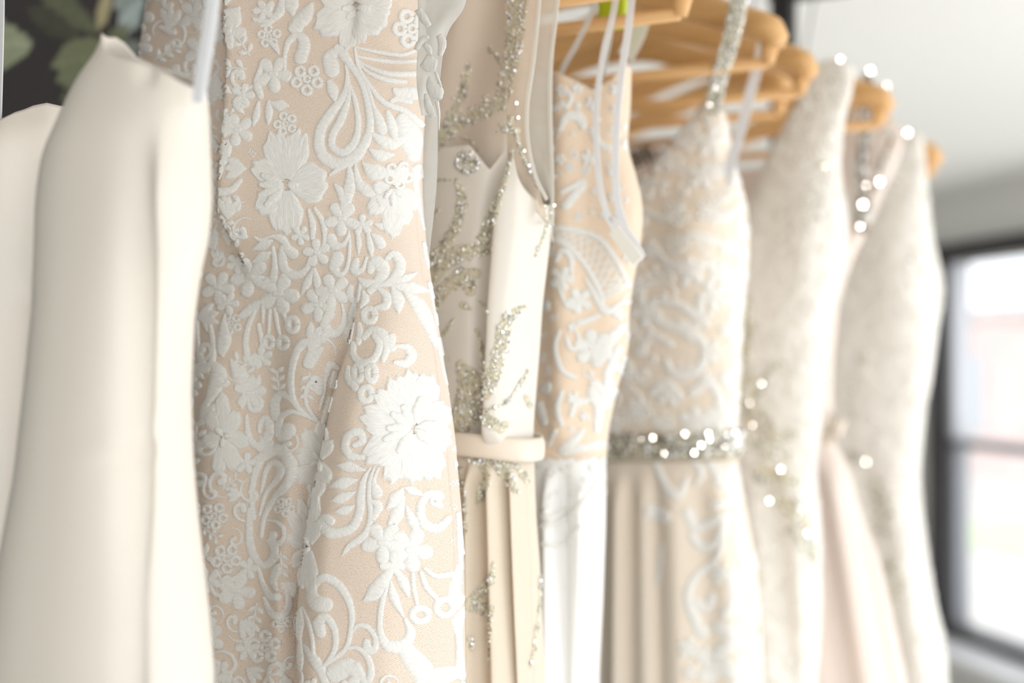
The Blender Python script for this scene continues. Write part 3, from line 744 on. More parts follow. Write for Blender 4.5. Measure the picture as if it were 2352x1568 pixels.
# scrolls
for p in [
    [(655, 168, 8), (654, 130, 10), (663, 95, 16), (685, 82, 22), (698, 100, 30), (690, 132, 32)],
    [(762, 160, 38), (757, 132, 34), (774, 118, 22), (788, 122, 20)], [(757, 190, 16), (764, 208, 30), (768, 225, 16)],
    [(760, 547, 26), (765, 562, 28), (785, 563, 14), (799, 545, 9), (801, 532, 5)],
    [(775, 592, 32), (767, 615, 26), (782, 631, 14), (798, 612, 11), (803, 570, 8), (803, 540, 6)],
    [(817, 600, 18), (814, 622, 22), (832, 619, 12), (842, 592, 8)],
    [(850, 622, 16), (860, 603, 32), (880, 618, 34), (866, 650, 24), (850, 667, 18)],
    [(888, 594, 12), (903, 583, 20), (918, 600, 26), (915, 625, 27), (896, 645, 18), (872, 655, 9)],
    [(868, 662, 9), (888, 680, 22), (885, 701, 22), (863, 706, 9)],
    [(756, 722, 26), (745, 742, 25), (760, 766, 24), (783, 757, 20), (790, 722, 11), (784, 692, 6)],
    [(805, 660, 16), (803, 680, 20), (818, 690, 12), (826, 660, 9), (828, 640, 6)],
    [(835, 775, 14), (855, 758, 20), (880, 770, 25), (888, 795, 22), (880, 825, 14)],
    [(899, 776, 22), (899, 800, 18), (912, 795, 10), (936, 798, 20), (945, 817, 26), (930, 834, 22), (908, 832, 12)],
    [(812, 790, 14), (812, 815, 16), (832, 834, 20), (860, 822, 18), (872, 792, 20), (860, 772, 16)],
    [(815, 1022, 14), (833, 1012, 18), (824, 992, 22), (801, 999, 20), (792, 1024, 20), (805, 1046, 20), (832, 1050, 14)],
    [(850, 1075, 5), (835, 1102, 15), (829, 1140, 22), (826, 1175, 22), (812, 1207, 22), (785, 1222, 24), (756, 1223, 25), (740, 1205, 22), (747, 1189, 24), (759, 1196, 22)],
    [(860, 1072, 5), (850, 1102, 11), (847, 1140, 12), (851, 1180, 14), (845, 1212, 15), (830, 1235, 20), (802, 1254, 15), (786, 1275, 4)],
    [(869, 1075, 6), (858, 1105, 12), (864, 1130, 30)], [(850, 1150, 8), (869, 1160, 22), (857, 1188, 17)],
    [(1010, 1160, 16), (994, 1150, 22), (1012, 1138, 20), (985, 1134, 20), (967, 1158, 20), (968, 1190, 22), (985, 1209, 24), (1010, 1210, 22), (1030, 1190, 16)],
    [(893, 1338, 5), (880, 1372, 13), (873, 1412, 14), (873, 1450, 15), (885, 1478, 24), (908, 1486, 30), (932, 1476, 28), (943, 1450, 22), (930, 1422, 8)],
    [(748, 1388, 34), (727, 1384, 38), (716, 1362, 26), (722, 1340, 22), (745, 1326, 22), (775, 1341, 20), (799, 1375, 18), (808, 1415, 15), (804, 1455, 13), (794, 1488, 12), (770, 1510, 12), (744, 1526, 10)],
    [(737, 1452, 26), (732, 1428, 30), (750, 1418, 20), (768, 1446, 16), (770, 1485, 14), (756, 1515, 14), (742, 1532, 7)],
    [(808, 1452, 6), (822, 1436, 12), (845, 1441, 14), (862, 1465, 14), (860, 1488, 18), (845, 1492, 28), (842, 1474, 18)],
    [(786, 1492, 6), (818, 1487, 12), (843, 1508, 15), (852, 1545, 18), (836, 1580, 18)], [(820, 1528, 18), (834, 1560, 22)],
    [(672, 582, 28), (652, 570, 20), (648, 592, 22), (655, 620, 22), (678, 632, 24), (703, 618, 16), (713, 592, 9)],
    [(710, 832, 32), (722, 802, 34), (706, 786, 24), (685, 800, 20), (672, 840, 16), (668, 880, 16), (675, 920, 14), (695, 946, 12), (727, 966, 9)],
    [(733, 897, 24), (728, 874, 28), (711, 881, 14), (702, 906, 12), (708, 936, 11), (729, 966, 8)],
    [(633, 957, 22), (631, 925, 23), (645, 904, 16), (665, 914, 12), (686, 940, 9)],
    [(662, 988, 36), (648, 1004, 24), (640, 984, 18), (648, 956, 14), (670, 945, 12), (700, 954, 9), (726, 966, 7)],
    [(566, 955, 9), (571, 1000, 16), (588, 1022, 18), (608, 1014, 22), (620, 984, 24), (611, 960, 18), (598, 973, 13), (595, 992, 7)],
    [(570, 912, 8), (575, 938, 13), (592, 941, 14), (601, 922, 12), (590, 910, 9)],
    [(574, 1172, 16), (572, 1230, 19), (580, 1270, 20), (600, 1296, 18), (622, 1290, 20), (632, 1265, 18), (624, 1243, 22)],
    [(636, 1308, 22), (628, 1332, 18), (636, 1352, 10)], [(590, 1290, 6), (604, 1340, 12), (622, 1368, 18), (640, 1370, 20)],
    [(606, 1372, 8), (622, 1405, 15), (645, 1416, 20), (663, 1394, 18), (662, 1360, 14), (650, 1340, 12)],
    [(585, 715, 10), (570, 750, 13), (564, 790, 14), (572, 824, 20), (586, 834, 24), (600, 815, 15), (602, 785, 12), (594, 745, 9)],
    [(452, 720, 9), (454, 790, 13), (466, 836, 22), (482, 840, 20), (490, 800, 15), (482, 740, 10)],
    [(605, 12, 14), (612, 30, 18), (622, 10, 18)], [(650, -6, 20), (643, 25, 24), (620, 50, 14)],
    [(500, 40, 20), (516, 78, 18), (500, 62, 26)], [(480, 300, 8), (500, 345, 22), (520, 330, 26), (512, 370, 22), (490, 400, 12)],
    [(488, 428, 12), (500, 440, 20), (530, 436, 18), (552, 414, 12)], [(505, 380, 26), (496, 405, 22)],
    [(770, 1545, 44), (800, 1532, 40), (822, 1548, 30), (800, 1580, 30)], [(1058, 1300, 22), (1052, 1350, 40), (1046, 1382, 38)],
    [(1052, 1180, 12), (1056, 1240, 14), (1060, 1300, 18)], [(1064, 1400, 14), (1050, 1430, 28), (1054, 1470, 14), (1057, 1550, 24)],
    [(935, 1495, 40), (955, 1522, 50), (990, 1555, 50), (1042, 1545, 32)], [(962, 392, 34), (970, 460, 30), (976, 526, 10)], [(972, 558, 8), (980, 590, 13), (985, 617, 3)],
    [(985, 650, 10), (996, 690, 12), (1004, 745, 8)], [(1008, 780, 16), (1018, 830, 14), (1028, 880, 10)]]:
    motif('embroidered_scroll', S(p))
for x, y, rx, ry, w_ in [(848, 724, 21, 23, 16), (822, 857, 17, 24, 15), (853, 857, 18, 25, 16), (841, 905, 21, 24, 17), (617, 785, 16, 19, 12), (650, 787, 16, 19, 12), (672, 745, 18, 23, 14), (965, 1411, 27, 24, 17), (1021, 1394, 27, 27, 17)]:
    motif('embroidered_ring', lambda mb: L.ring(x, y, rx, ry, w_, mb))
# leaves, stems and fans, grouped as they are sewn
G_ = [
    [[(600, 60, 8), (620, 52, 16), (585, 45, 12)], [(618, 95, 8), (632, 108, 16), (640, 122, 6)], [(628, 238, 14), (643, 241, 30), (661, 243, 6)], [(618, 235, 12), (617, 262, 20), (616, 286, 3)], [(594, 235, 8), (588, 265, 18), (582, 288, 6)], [(600, 150, 10), (590, 190, 20), (598, 220, 16)]],
    [[(716, 10, 10), (703, 32, 34), (678, 62, 36)], [(662, -10, 34), (668, 14, 38), (672, 30, 14)]],
    [[(815, 108, 5), (858, 118, 9), (920, 126, 10), (952, 116, 8)], [(820, 130, 5), (868, 138, 9), (920, 142, 10), (962, 138, 8)], [(822, 138, 5), (850, 156, 9), (900, 170, 12), (964, 168, 14)], [(822, 142, 5), (848, 168, 10), (890, 184, 13), (930, 188, 10)],
     [(824, 152, 5), (848, 195, 10), (880, 234, 14), (930, 255, 16), (968, 286, 14)], [(815, 112, 6), (822, 150, 10), (844, 200, 11), (858, 246, 9)]],
    [[(905, 205, 10), (915, 212, 26), (945, 214, 30), (974, 216, 24)], [(900, 232, 12), (915, 226, 16), (940, 234, 14)]],
    [[(858, 245, 6), (868, 270, 22), (877, 297, 26)], [(890, 258, 12), (900, 288, 24), (906, 314, 16)], [(856, 308, 10), (875, 322, 26), (900, 330, 28), (925, 318, 20)], [(925, 275, 34), (944, 318, 56), (950, 356, 34)], [(850, 344, 8), (873, 357, 30), (902, 355, 8)], [(833, 374, 6), (858, 394, 38), (896, 396, 18)],
     [(815, 374, 6), (824, 420, 22), (848, 442, 28), (858, 446, 8)]],
    [[(758, 402, 8), (780, 386, 13), (800, 377, 8)], [(801, 380, 8), (804, 420, 28), (790, 474, 26)], [(770, 425, 8), (782, 440, 20), (788, 462, 20)]],
    [[(821, 533, 9), (824, 560, 14), (823, 584, 3)], [(845, 533, 9), (850, 565, 18), (854, 592, 4)], [(855, 538, 8), (868, 550, 24), (873, 560, 26)], [(862, 515, 8), (878, 520, 20), (892, 520, 10)]],
    [[(888, 652, 6), (928, 640, 20), (956, 627, 5)], [(900, 656, 8), (945, 660, 28), (984, 668, 6)], [(900, 660, 8), (913, 690, 34), (915, 720, 3)], [(928, 668, 8), (962, 702, 34), (986, 748, 28), (1000, 790, 14)], [(825, 640, 8), (840, 650, 22), (862, 646, 10)], [(870, 655, 10), (900, 655, 8)]],
    [[(720, 618, 8), (705, 650, 20), (693, 677, 3)], [(722, 618, 8), (728, 648, 19), (727, 670, 3)]],
    [[(709, 482, 8), (718, 515, 16), (718, 545, 12)], [(722, 478, 8), (741, 510, 14), (746, 545, 12), (742, 566, 8)]],
    [[(585, 545, 5), (600, 551, 8), (622, 543, 8), (645, 548, 20), (658, 562, 16)], [(583, 572, 6), (604, 562, 26), (624, 552, 8)], [(582, 600, 8), (604, 590, 26), (622, 580, 8)], [(627, 568, 8), (631, 600, 14), (628, 640, 22)]],
    [[(610, 688, 8), (582, 705, 26), (556, 724, 20), (545, 727, 3)], [(620, 712, 9), (617, 760, 8), (616, 776, 7)], [(632, 708, 9), (638, 748, 9), (644, 775, 7)], [(645, 700, 9), (655, 728, 9), (664, 745, 7)], [(604, 700, 10), (604, 740, 6)]],
    [[(835, 670, 9), (839, 686, 20), (829, 706, 8)], [(813, 698, 12), (808, 720, 20), (806, 737, 10)], [(808, 744, 12), (800, 765, 22), (801, 786, 12)], [(825, 744, 10), (827, 765, 18), (822, 787, 14)], [(800, 845, 12), (801, 870, 20), (816, 890, 18)]],
    [[(772, 1068, 3), (800, 1072, 26), (838, 1080, 6)], [(757, 1118, 3), (786, 1109, 29), (818, 1102, 8)], [(760, 1151, 3), (785, 1143, 26), (815, 1130, 6)], [(770, 1176, 5), (790, 1172, 26), (812, 1162, 7)]],
    [[(925, 1120, 5), (909, 1145, 34), (888, 1168, 5)], [(930, 1120, 6), (945, 1126, 22), (972, 1137, 5)], [(925, 1142, 10), (911, 1182, 32), (893, 1202, 8)], [(933, 1165, 8), (948, 1198, 24), (961, 1226, 8)], [(910, 1200, 8), (903, 1225, 16)]],
    [[(905, 1298, 12), (880, 1332, 30), (858, 1362, 36), (833, 1381, 3)], [(895, 1300, 8), (916, 1320, 18), (930, 1345, 24), (938, 1372, 3)], [(897, 1334, 5), (904, 1370, 22), (926, 1416, 5)], [(880, 1300, 20), (920, 1300, 20)]],
    [[(947, 1318, 9), (950, 1352, 11), (957, 1386, 8)], [(966, 1315, 10), (980, 1350, 13), (1004, 1376, 11)], [(975, 1305, 9), (1000, 1322, 13), (1036, 1318, 16)]],
    [[(692, 1393, 4), (686, 1430, 26), (688, 1467, 8)], [(694, 1393, 4), (709, 1430, 10), (718, 1470, 9), (720, 1502, 9)], [(690, 1468, 6), (690, 1512, 16), (692, 1538, 4)], [(698, 1480, 5), (720, 1512, 24), (740, 1545, 24), (750, 1580, 20)]],
    [[(776, 846, 11), (760, 838, 20), (748, 870, 10), (745, 900, 8), (735, 942, 5)], [(766, 885, 18), (769, 858, 14)], [(759, 915, 12), (746, 958, 13), (738, 985, 5)]],
    [[(486, 826, 4), (502, 860, 40), (488, 902, 30), (470, 935, 6)], [(530, 826, 6), (548, 858, 36), (566, 890, 30), (555, 935, 8)], [(515, 728, 6), (514, 775, 34), (510, 802, 28), (512, 818, 6)], [(476, 700, 6), (470, 730, 18), (476, 760, 6)]],
]
for gpl in G_: motif('embroidered_leaves', SS(*gpl))
# gaps filled with smaller lace, continuing round the parts the photograph hides
Lf = L; Lf.step = 6
L.scatter(210, 560, -60, 640, 1000, 38, seed=2, thr=.42)
L.scatter(210, 745, 690, 1640, 1800, 40, inside=lambda x, y: x < x2(y) - 6, seed=4, thr=.42)
L.scatter(210, 745, 690, 1640, 900, 20, inside=lambda x, y: x < x2(y) - 6, seed=14, thr=.16)
L.scatter(562, 660, -60, 330, 400, 26, seed=15, thr=.2)
L.scatter(560, 1040, -60, 640, 500, 16, inside=lambda x, y: not (640 < x < 760 and 225 < y < 300) and not (860 < x < 975 and 530 < y < 640), seed=5, thr=.12)
L.scatter(940, 1070, 540, 1640, 120, 14, inside=lambda x, y: x > 1020 + (y - 900) * .04, seed=6, thr=.3)
L.scatter(700, 1070, 1560, 1700, 200, 26, seed=8, thr=.3)
L.build('lace_ground', M_EMB)
# side seam and the sheer ruffled strap hanging at its right edge
def sheet(name, g, L0, L1, v, m, wav=.004, n=5, dv=(0, 0), k=5):
    """a hanging piece of cloth between two picture curves, wavy in depth"""
    a = catmull([(x, y, 0) for x, y in L0], 10); b = catmull([(x, y, 0) for x, y in L1], 10); N = 40; M_ = 14
    def rs(q):
        s = np.concatenate([[0], np.cumsum(np.linalg.norm(np.diff(q[:, :2], axis=0), axis=1))]); t = np.linspace(0, s[-1], N)
        return np.stack([np.interp(t, s, q[:, 0]), np.interp(t, s, q[:, 1])], -1)
    a, b = rs(a), rs(b); V = []; uv = []
    for i in range(N):
        for j in range(M_):
            t = j / (M_ - 1); p = a[i] * (1 - t) + b[i] * t
            V.append(pv(p[0], p[1], v + dv[0] * (1 - t) + dv[1] * t + wav * math.sin(t * k + i * .12) + wav * .5 * math.sin(i * .33 + t * 2))); uv.append((p[0] / 3400, p[1] / 3400))
    F = [(i * M_ + j, i * M_ + j + 1, (i + 1) * M_ + j + 1, (i + 1) * M_ + j) for i in range(N - 1) for j in range(M_ - 1)]
    o = link(name, V, F, m, g.root if g else None, uv); md = o.modifiers.new('t', 'SOLIDIFY'); md.thickness = .0005; return o
sheet('sheer_strap', Cg, [(955, -90), (962, 60), (958, 180), (968, 265)], [(1082, -90), (1068, 10), (1030, 70), (1014, 150), (1006, 262)], .79, M_SHEERW, .004)
sheet('tulle_seam_edge', Cg, [(966, 250), (962, 420), (970, 560)], [(1006, 255), (1003, 420), (985, 590)], .83, M_SHEERW, .001)
mbz = MB()
def flat_leaf(pts, v, mb):
    q = catmull(pts, 4); T = np.gradient(q[:, :2], axis=0); T /= np.linalg.norm(T, axis=1, keepdims=True); Nn = np.stack([-T[:, 1], T[:, 0]], -1); V = []
    for i in range(len(q)):
        for c, lf in ((-1, 0), (-.8, .0009), (0, .0012), (.8, .0009), (1, 0)):
            x, y = q[i, :2] + Nn[i] * c * max(q[i, 2], .5) / 2 * random.uniform(.94, 1.06); V.append(pv(x, y, v - lf))
    n = len(q); mb.add(V, [(i * 5 + k, i * 5 + k + 1, (i + 1) * 5 + k + 1, (i + 1) * 5 + k) for i in range(n - 1) for k in range(4)], [(a[0], a[2]) for a in V])
for p in [[(972, 138, 30), (985, 146, 38), (1002, 150, 26)], [(985, 175, 3), (992, 195, 30), (1004, 215, 34), (1012, 228, 10)], [(1008, 80, 14), (1016, 100, 20), (1010, 128, 12)], [(974, 100, 10), (984, 112, 16), (990, 125, 6)], [(960, 20, 18), (972, 40, 20), (985, 60, 14)], [(1003, 232, 10), (1008, 262, 7), (1008, 298, 2)], [(978, 215, 8), (984, 245, 20), (996, 268, 16)], [(1000, 165, 6), (1008, 185, 7), (1014, 200, 4)], [(955, 115, 12), (970, 90, 14), (985, 85, 8)]]:
    flat_leaf(p, .783, mbz)
link('strap_lace', mbz.v, mbz.f, M_EMB, Cg.root, mbz.uv).modifiers.new('t', 'SOLIDIFY').thickness = .0006
# ------------------------------------------------------------------ beaded gown with satin belt
def xf(y): return np.interp(y, [300, 380, 500, 700, 900, 1000], [1185, 1172, 1150, 1134, 1126, 1120])
def dispD(x, y):
    a = sst(300, 460, y) * (1 - sst(985, 1060, y))
    d = a * (.018 * sst(-6, 8, x - xf(y)) - .014 * np.exp(-((x - xf(y) + 20) / 22) ** 2))
    b = sst(1050, 1120, y)
    for x0, sl, am, wd in ((1082, .00, .010, 9), (1106, .02, -.008, 10), (1128, .03, .008, 12), (1152, .05, -.012, 13), (1180, .02, .007, 12), (1205, .01, -.006, 12), (1228, .02, .006, 10)):
        d = d + b * am * np.exp(-((x - x0 - (y - 1060) * sl) / wd) ** 2)
    return d
D = Gown('beaded_gown', 'champagne gown with silver bead scrolls and a narrow satin ribbon belt', .945, tab([(300, .030), (900, .036), (1010, .034), (1568, .046)]),
         [(300, 930), (1000, 930), (1568, 900)],
         [(250, 1262), (400, 1266), (500, 1270), (600, 1258), (700, 1246), (800, 1240), (900, 1232), (985, 1225), (1060, 1227), (1200, 1232), (1300, 1240), (1568, 1251)],
         [(-1, 400), (-.3, 350), (.1, 345), (.35, 400), (.55, 352), (.75, 372), (1, 470)], M_SATIN3, disp=dispD, ncol=260, part='satin_bodice', skirt=(1030, 1150, M_SKIRTD))
D.add_target(sheet('nude_yoke', D, [(960, -120), (958, 200), (960, 430)], [(1186, -120), (1180, 60), (1172, 300), (1150, 460)], .942, M_YOKE, .004, k=9))
D.add_target(sheet('sheer_yoke', D, [(1160, -120), (1160, 120), (1166, 330), (1172, 420)], [(1250, -120), (1228, 100), (1210, 230), (1212, 340), (1240, 440), (1262, 520)], .925, M_SHEERN, .003))
sheet('sheer_back', D, [(1200, -120), (1196, 120), (1200, 330), (1210, 430)], [(1290, -120), (1272, 60), (1262, 220), (1266, 400), (1272, 560)], .955, M_SHEERI, .003)
ribbon([(1246, -120), (1236, 30), (1224, 150), (1211, 240), (1212, 320), (1228, 400), (1256, 458)], .921, 8, D, 'yoke_binding', M_IVT)
ribbon([(1290, -120), (1278, 30), (1266, 140), (1264, 260), (1268, 400), (1268, 520)], .95, 8, D, 'yoke_binding', M_IVT)
def band(g, yfun, h0, h1, m, name, off=.0025, rowsn=7, bulge=.0015, rng_th=(0, 2 * PI), closed=True):
    """a belt that follows the gown all the way round; h0/h1 in picture rows above/below yfun"""
    n = 200; th = np.linspace(rng_th[0], rng_th[1], n, endpoint=not closed); V = []
    for r_ in range(rowsn):
        t = r_ / (rowsn - 1); 
        z = np.array([on_plane(1200, yfun(math.cos(a)) + h0 + (h1 - h0) * t, g.v0)[1] for a in th])
        P = g.pts(th, z, off + bulge * math.sin(PI * t)); V += list(P)
    F = [(i * n + k, i * n + (k + 1) % n, (i + 1) * n + (k + 1) % n, (i + 1) * n + k) for i in range(rowsn - 1) for k in range(n if closed else n - 1)]
    o = link(name, V, F, m, g.root, [(a[0], a[2]) for a in V]); md = o.modifiers.new('t', 'SOLIDIFY'); md.thickness = .0012; return o
# the belt stands a little proud of the waist
k_disp = D.disp; D.disp = None
zb_ = lambda c: 1020 + 16 * max(0, c) ** 2
bandD = band(D, zb_, -30, 22, M_BELT, 'ribbon_belt', off=.006); D.disp = k_disp
bd = MB(); bc = MB()
brush = [
 ([(1192, -40, 46), (1186, 40, 44), (1180, 110, 40), (1166, 180, 34), (1150, 225, 26)], .020), ([(1124, 108, 8), (1148, 138, 14), (1172, 168, 16)], .03),
 ([(1076, 142, 12), (1072, 170, 24), (1062, 210, 26), (1044, 255, 22), (1016, 292, 22)], .022), ([(1172, 200, 18), (1145, 240, 34), (1095, 262, 38), (1040, 290, 40), (1000, 335, 34)], .020),
 ([(1110, 225, 16), (1130, 248, 22)], .03), ([(1150, 285, 16), (1172, 300, 22), (1188, 300, 18)], .03),
 ([(1060, 315, 4), (1085, 325, 5), (1098, 345, 8)], .05), ([(1172, 268, 10), (1186, 312, 8), (1204, 368, 8), (1230, 412, 7), (1250, 455, 8)], .045),
 ([(1250, 466, 22), (1262, 470, 20)], .04), ([(1264, 486, 8), (1250, 535, 5), (1229, 588, 5)], .05),
 ([(1180, 335, 7), (1166, 400, 9), (1148, 450, 16), (1126, 505, 28), (1104, 560, 30)], .030),
 ([(1048, 412, 10), (1062, 450, 22), (1056, 500, 24), (1030, 550, 26), (992, 610, 26)], .024), ([(1000, 414, 4), (1036, 414, 5)], .04), ([(1008, 480, 6), (996, 500, 8)], .04),
 ([(1118, 572, 28), (1080, 576, 34), (1030, 594, 42), (985, 640, 44)], .020), ([(1092, 628, 28), (1060, 636, 34), (1020, 668, 36), (985, 710, 30)], .018),
 ([(1075, 640, 30), (1080, 668, 28)], .035), ([(1098, 690, 6), (1112, 704, 6), (1124, 722, 4)], .05), ([(1064, 700, 20), (1080, 708, 10)], .02),
 ([(1207, 703, 8), (1180, 718, 22), (1160, 745, 30), (1148, 800, 32), (1136, 850, 32), (1118, 905, 28)], .030),
 ([(1094, 758, 10), (1104, 790, 10), (1110, 850, 12), (1106, 910, 14)], .04), ([(1044, 732, 6), (1030, 752, 8), (1014, 775, 8)], .05),
 ([(1058, 838, 26), (1076, 870, 54), (1080, 910, 62), (1066, 955, 56), (1050, 985, 44)], .024), ([(1055, 935, 26), (1100, 952, 30), (1140, 978, 28)], .026), ([(1160, 975, 20), (1150, 988, 18)], .03),
 ([(1110, 942, 3), (1160, 925, 3), (1200, 868, 2)], .09), ([(1208, 912, 16), (1218, 932, 14)], .04), ([(1196, 888, 4), (1212, 850, 6)], .05),
 ([(1072, 1048, 22), (1100, 1052, 34), (1140, 1056, 30), (1180, 1068, 22)], .030), ([(1104, 1060, 22), (1116, 1095, 20), (1106, 1130, 24), (1094, 1156, 12)], .032),
 ([(1140, 1062, 30), (1162, 1090, 26), (1184, 1132, 10)], .032), ([(1180, 1066, 16), (1200, 1090, 16), (1212, 1110, 8)], .03), ([(1056, 1072, 10), (1060, 1110, 12), (1066, 1160, 10), (1070, 1225, 6)], .035),
 ([(1132, 1288, 5), (1130, 1325, 16), (1110, 1350, 24), (1082, 1378, 26)], .032), ([(1078, 1392, 26), (1110, 1396, 28), (1132, 1400, 14)], .034), ([(1124, 1410, 14), (1124, 1450, 8), (1120, 1520, 5)], .035),
 ([(1078, 1462, 12), (1084, 1490, 12)], .03), ([(1240, 1318, 5), (1238, 1400, 7), (1228, 1470, 9), (1219, 1530, 10)], .03), ([(1244, 1160, 4), (1246, 1240, 4)], .03)]
for i, (p, dn) in enumerate(brush):
    beads(D, p, dn * 1.5, .00085, None, 20 + i, bd, .35); beads(D, p, dn * .16, .0015, None, 220 + i, bc, .35)
for i in range(16):
    a = 2 * PI * i / 16; beads(D, [(1072 + 24 * math.cos(a), 374 + 22 * math.sin(a), 7), (1076 + 24 * math.cos(a), 376 + 22 * math.sin(a), 7)], .10, .0014, None, 600 + i, bc)
beads(D, [(1062, 370, 22), (1084, 378, 22)], .04, .0012, None, 640, bd)
link('bead_embroidery', bd.v, bd.f, M_BEAD, D.root, smooth=False); link('crystal_beads', bc.v, bc.f, M_CRYST, D.root, smooth=False)
# cord drawn under the beads
LD = Lace(D, h=.0006, step=7)
for p, dn in brush: LD.stroke([(a, b, c * .95) for a, b, c in p])
LD.build('scroll_backing', M_EMBG)

# ------------------------------------------------------------------ white gown with thin straps and illusion back
def dispE(x, y):
    d = .012 * np.exp(-((x - 1300) / 40) ** 2) * (1 - sst(980, 1050, y))
    d = d + sst(1060, 1150, y) * (.010 * np.exp(-((x - 1262) / 14) ** 2) - .008 * np.exp(-((x - 1290) / 16) ** 2) + .008 * np.exp(-((x - 1345) / 22) ** 2))
    return d
E = Gown('illusion_gown', 'white gown with thin ribbon straps and white embroidery over peach mesh', 1.07, tab([(200, .022), (600, .030), (1000, .032), (1568, .046)]),
         [(100, 1150), (1568, 1130)],
         [(100, 1452), (250, 1448), (330, 1440), (400, 1462), (470, 1478), (560, 1472), (640, 1456), (700, 1446), (800, 1444), (900, 1416), (1000, 1396), (1060, 1392), (1200, 1392), (1400, 1385), (1568, 1377)],
         [(-1, 150), (0, 175), (.5, 215), (.8, 190), (1, 150)], M_NUDE2, disp=dispE, ncol=200, part='mesh_bodice', skirt=(1052, 1320, M_WSATIN))
LE = Lace(E, h=.0016, step=7, rag=.06)
for x0 in range(0, 5):
    pass
net = [[(1268, 522, 14), (1320, 528, 14), (1372, 545, 14), (1410, 590, 13), (1444, 655, 12)], [(1268, 548, 14), (1305, 566, 14), (1345, 610, 13), (1372, 660, 12), (1384, 690, 10)]]
o_, i_ = catmull([(a, b, 0) for a, b, c in net[0]], 6), catmull([(a, b, 0) for a, b, c in net[1]], 6)
def at_(q, t): return q[min(len(q) - 1, int(t * (len(q) - 1)))]
for k_ in range(12):
    t = k_ / 11
    a, b = at_(o_, t), at_(i_, min(1, t + .16)); c, d = at_(o_, min(1, t + .2)), at_(i_, t)
    LE.stroke([(a[0], a[1], 5), ((a[0] + b[0]) / 2, (a[1] + b[1]) / 2, 5), (b[0], b[1], 5)]); LE.stroke([(c[0], c[1], 5), ((c[0] + d[0]) / 2, (c[1] + d[1]) / 2, 5), (d[0], d[1], 5)])
for p in net: LE.stroke(p)
LE.build('lattice_trim', M_EMB)
LE.mb = MB()
for p in [[(1285, 300, 10), (1300, 268, 22), (1330, 270, 26), (1338, 290, 18)], [(1270, 250, 14), (1290, 240, 18)], [(1300, 205, 8), (1312, 225, 14), (1300, 245, 12)],
          [(1278, 600, 10), (1290, 575, 16), (1310, 590, 16), (1312, 625, 10)], [(1282, 655, 8), (1300, 700, 12), (1320, 705, 14)], [(1285, 760, 8), (1275, 800, 12), (1290, 850, 13), (1320, 866, 10)],
          [(1300, 775, 9), (1310, 800, 13), (1330, 795, 10), (1325, 765, 8)], [(1330, 740, 14), (1350, 735, 16), (1372, 725, 12)], [(1345, 640, 8), (1380, 700, 20), (1400, 715, 20), (1432, 690, 10)],
          [(1380, 820, 26), (1400, 780, 30), (1430, 750, 20)], [(1395, 860, 24), (1420, 800, 18)], [(1290, 900, 12), (1280, 940, 14), (1290, 975, 12)], [(1310, 955, 10), (1320, 930, 16), (1345, 920, 16)],
          [(1360, 900, 26), (1375, 940, 26), (1370, 985, 18)], [(1340, 985, 8), (1320, 1010, 20), (1290, 1035, 22), (1330, 1030, 20), (1380, 1020, 20)], [(1275, 990, 12), (1262, 1020, 10)],
          [(1360, 300, 18), (1375, 330, 20), (1400, 340, 16)], [(1290, 440, 12), (1340, 420, 20), (1300, 470, 24)], [(1440, 330, 28), (1462, 345, 22)], [(1240, 930, 20), (1250, 970, 18)]]: LE.stroke(p)
LE.flower(1362, 800, 46, 6, .3); LE.flower(1385, 900, 40, 5, .1); LE.flower(1330, 690, 32, 5, .5); LE.flower(1290, 640, 30, 5, .1)
LE.scatter(1255, 1470, 560, 1030, 400, 20, inside=lambda x, y: (x > 1330 or y < 760 or y > 880) and x < 1455, seed=12, thr=.24)
LE.scatter(1262, 1440, 190, 520, 120, 17, inside=lambda x, y: True, seed=13, thr=.12)
LE.scatter(1160, 1262, 200, 1030, 60, 15, seed=14, thr=.12)
LE.build('white_embroidery', M_EMB)
LE.mb = MB()
for p in [[(1232, 1210, 14), (1290, 1196, 14), (1340, 1150, 14), (1385, 1085, 12)], [(1232, 1246, 12), (1290, 1250, 12), (1330, 1210, 12)], [(1232, 1180, 16), (1262, 1190, 20), (1300, 1170, 16)], [(1360, 1075, 20), (1388, 1100, 20), (1392, 1130, 14)]]: LE.stroke(p)
LE.scatter(1230, 1390, 1060, 1210, 50, 12, inside=lambda x, y: y < 1250 - (x - 1230) * 1.0, seed=15, thr=.2)
LE.build('hip_lace', M_EMB)
ribbon([(1432, -140), (1412, 10), (1386, 120), (1372, 220), (1369, 320), (1378, 430), (1398, 500), (1420, 540)], 1.02, 14, E, 'ribbon_strap', M_RIB)
ribbon([(1462, -120), (1446, 40), (1430, 150), (1418, 260), (1414, 380), (1420, 470), (1450, 560), (1470, 600)], 1.03, 17, E, 'ribbon_strap', M_RIB)
ribbon([(1412, -140), (1370, 0), (1330, 90), (1292, 160), (1270, 230)], 1.05, 14, E, 'ribbon_strap', M_SHEERW)
ribbon([(1420, -40), (1398, 100), (1372, 230)], 1.06, 12, E, 'ribbon_strap', M_SHEERW)
ribbon([(1410, 528), (1440, 566), (1466, 600)], 1.01, 28, E, 'strap_slider', M_PEARL, th=.003)
ribbon([(1400, 500), (1430, 520), (1462, 556), (1478, 590)], 1.02, 10, E, 'ribbon_strap', M_RIB)
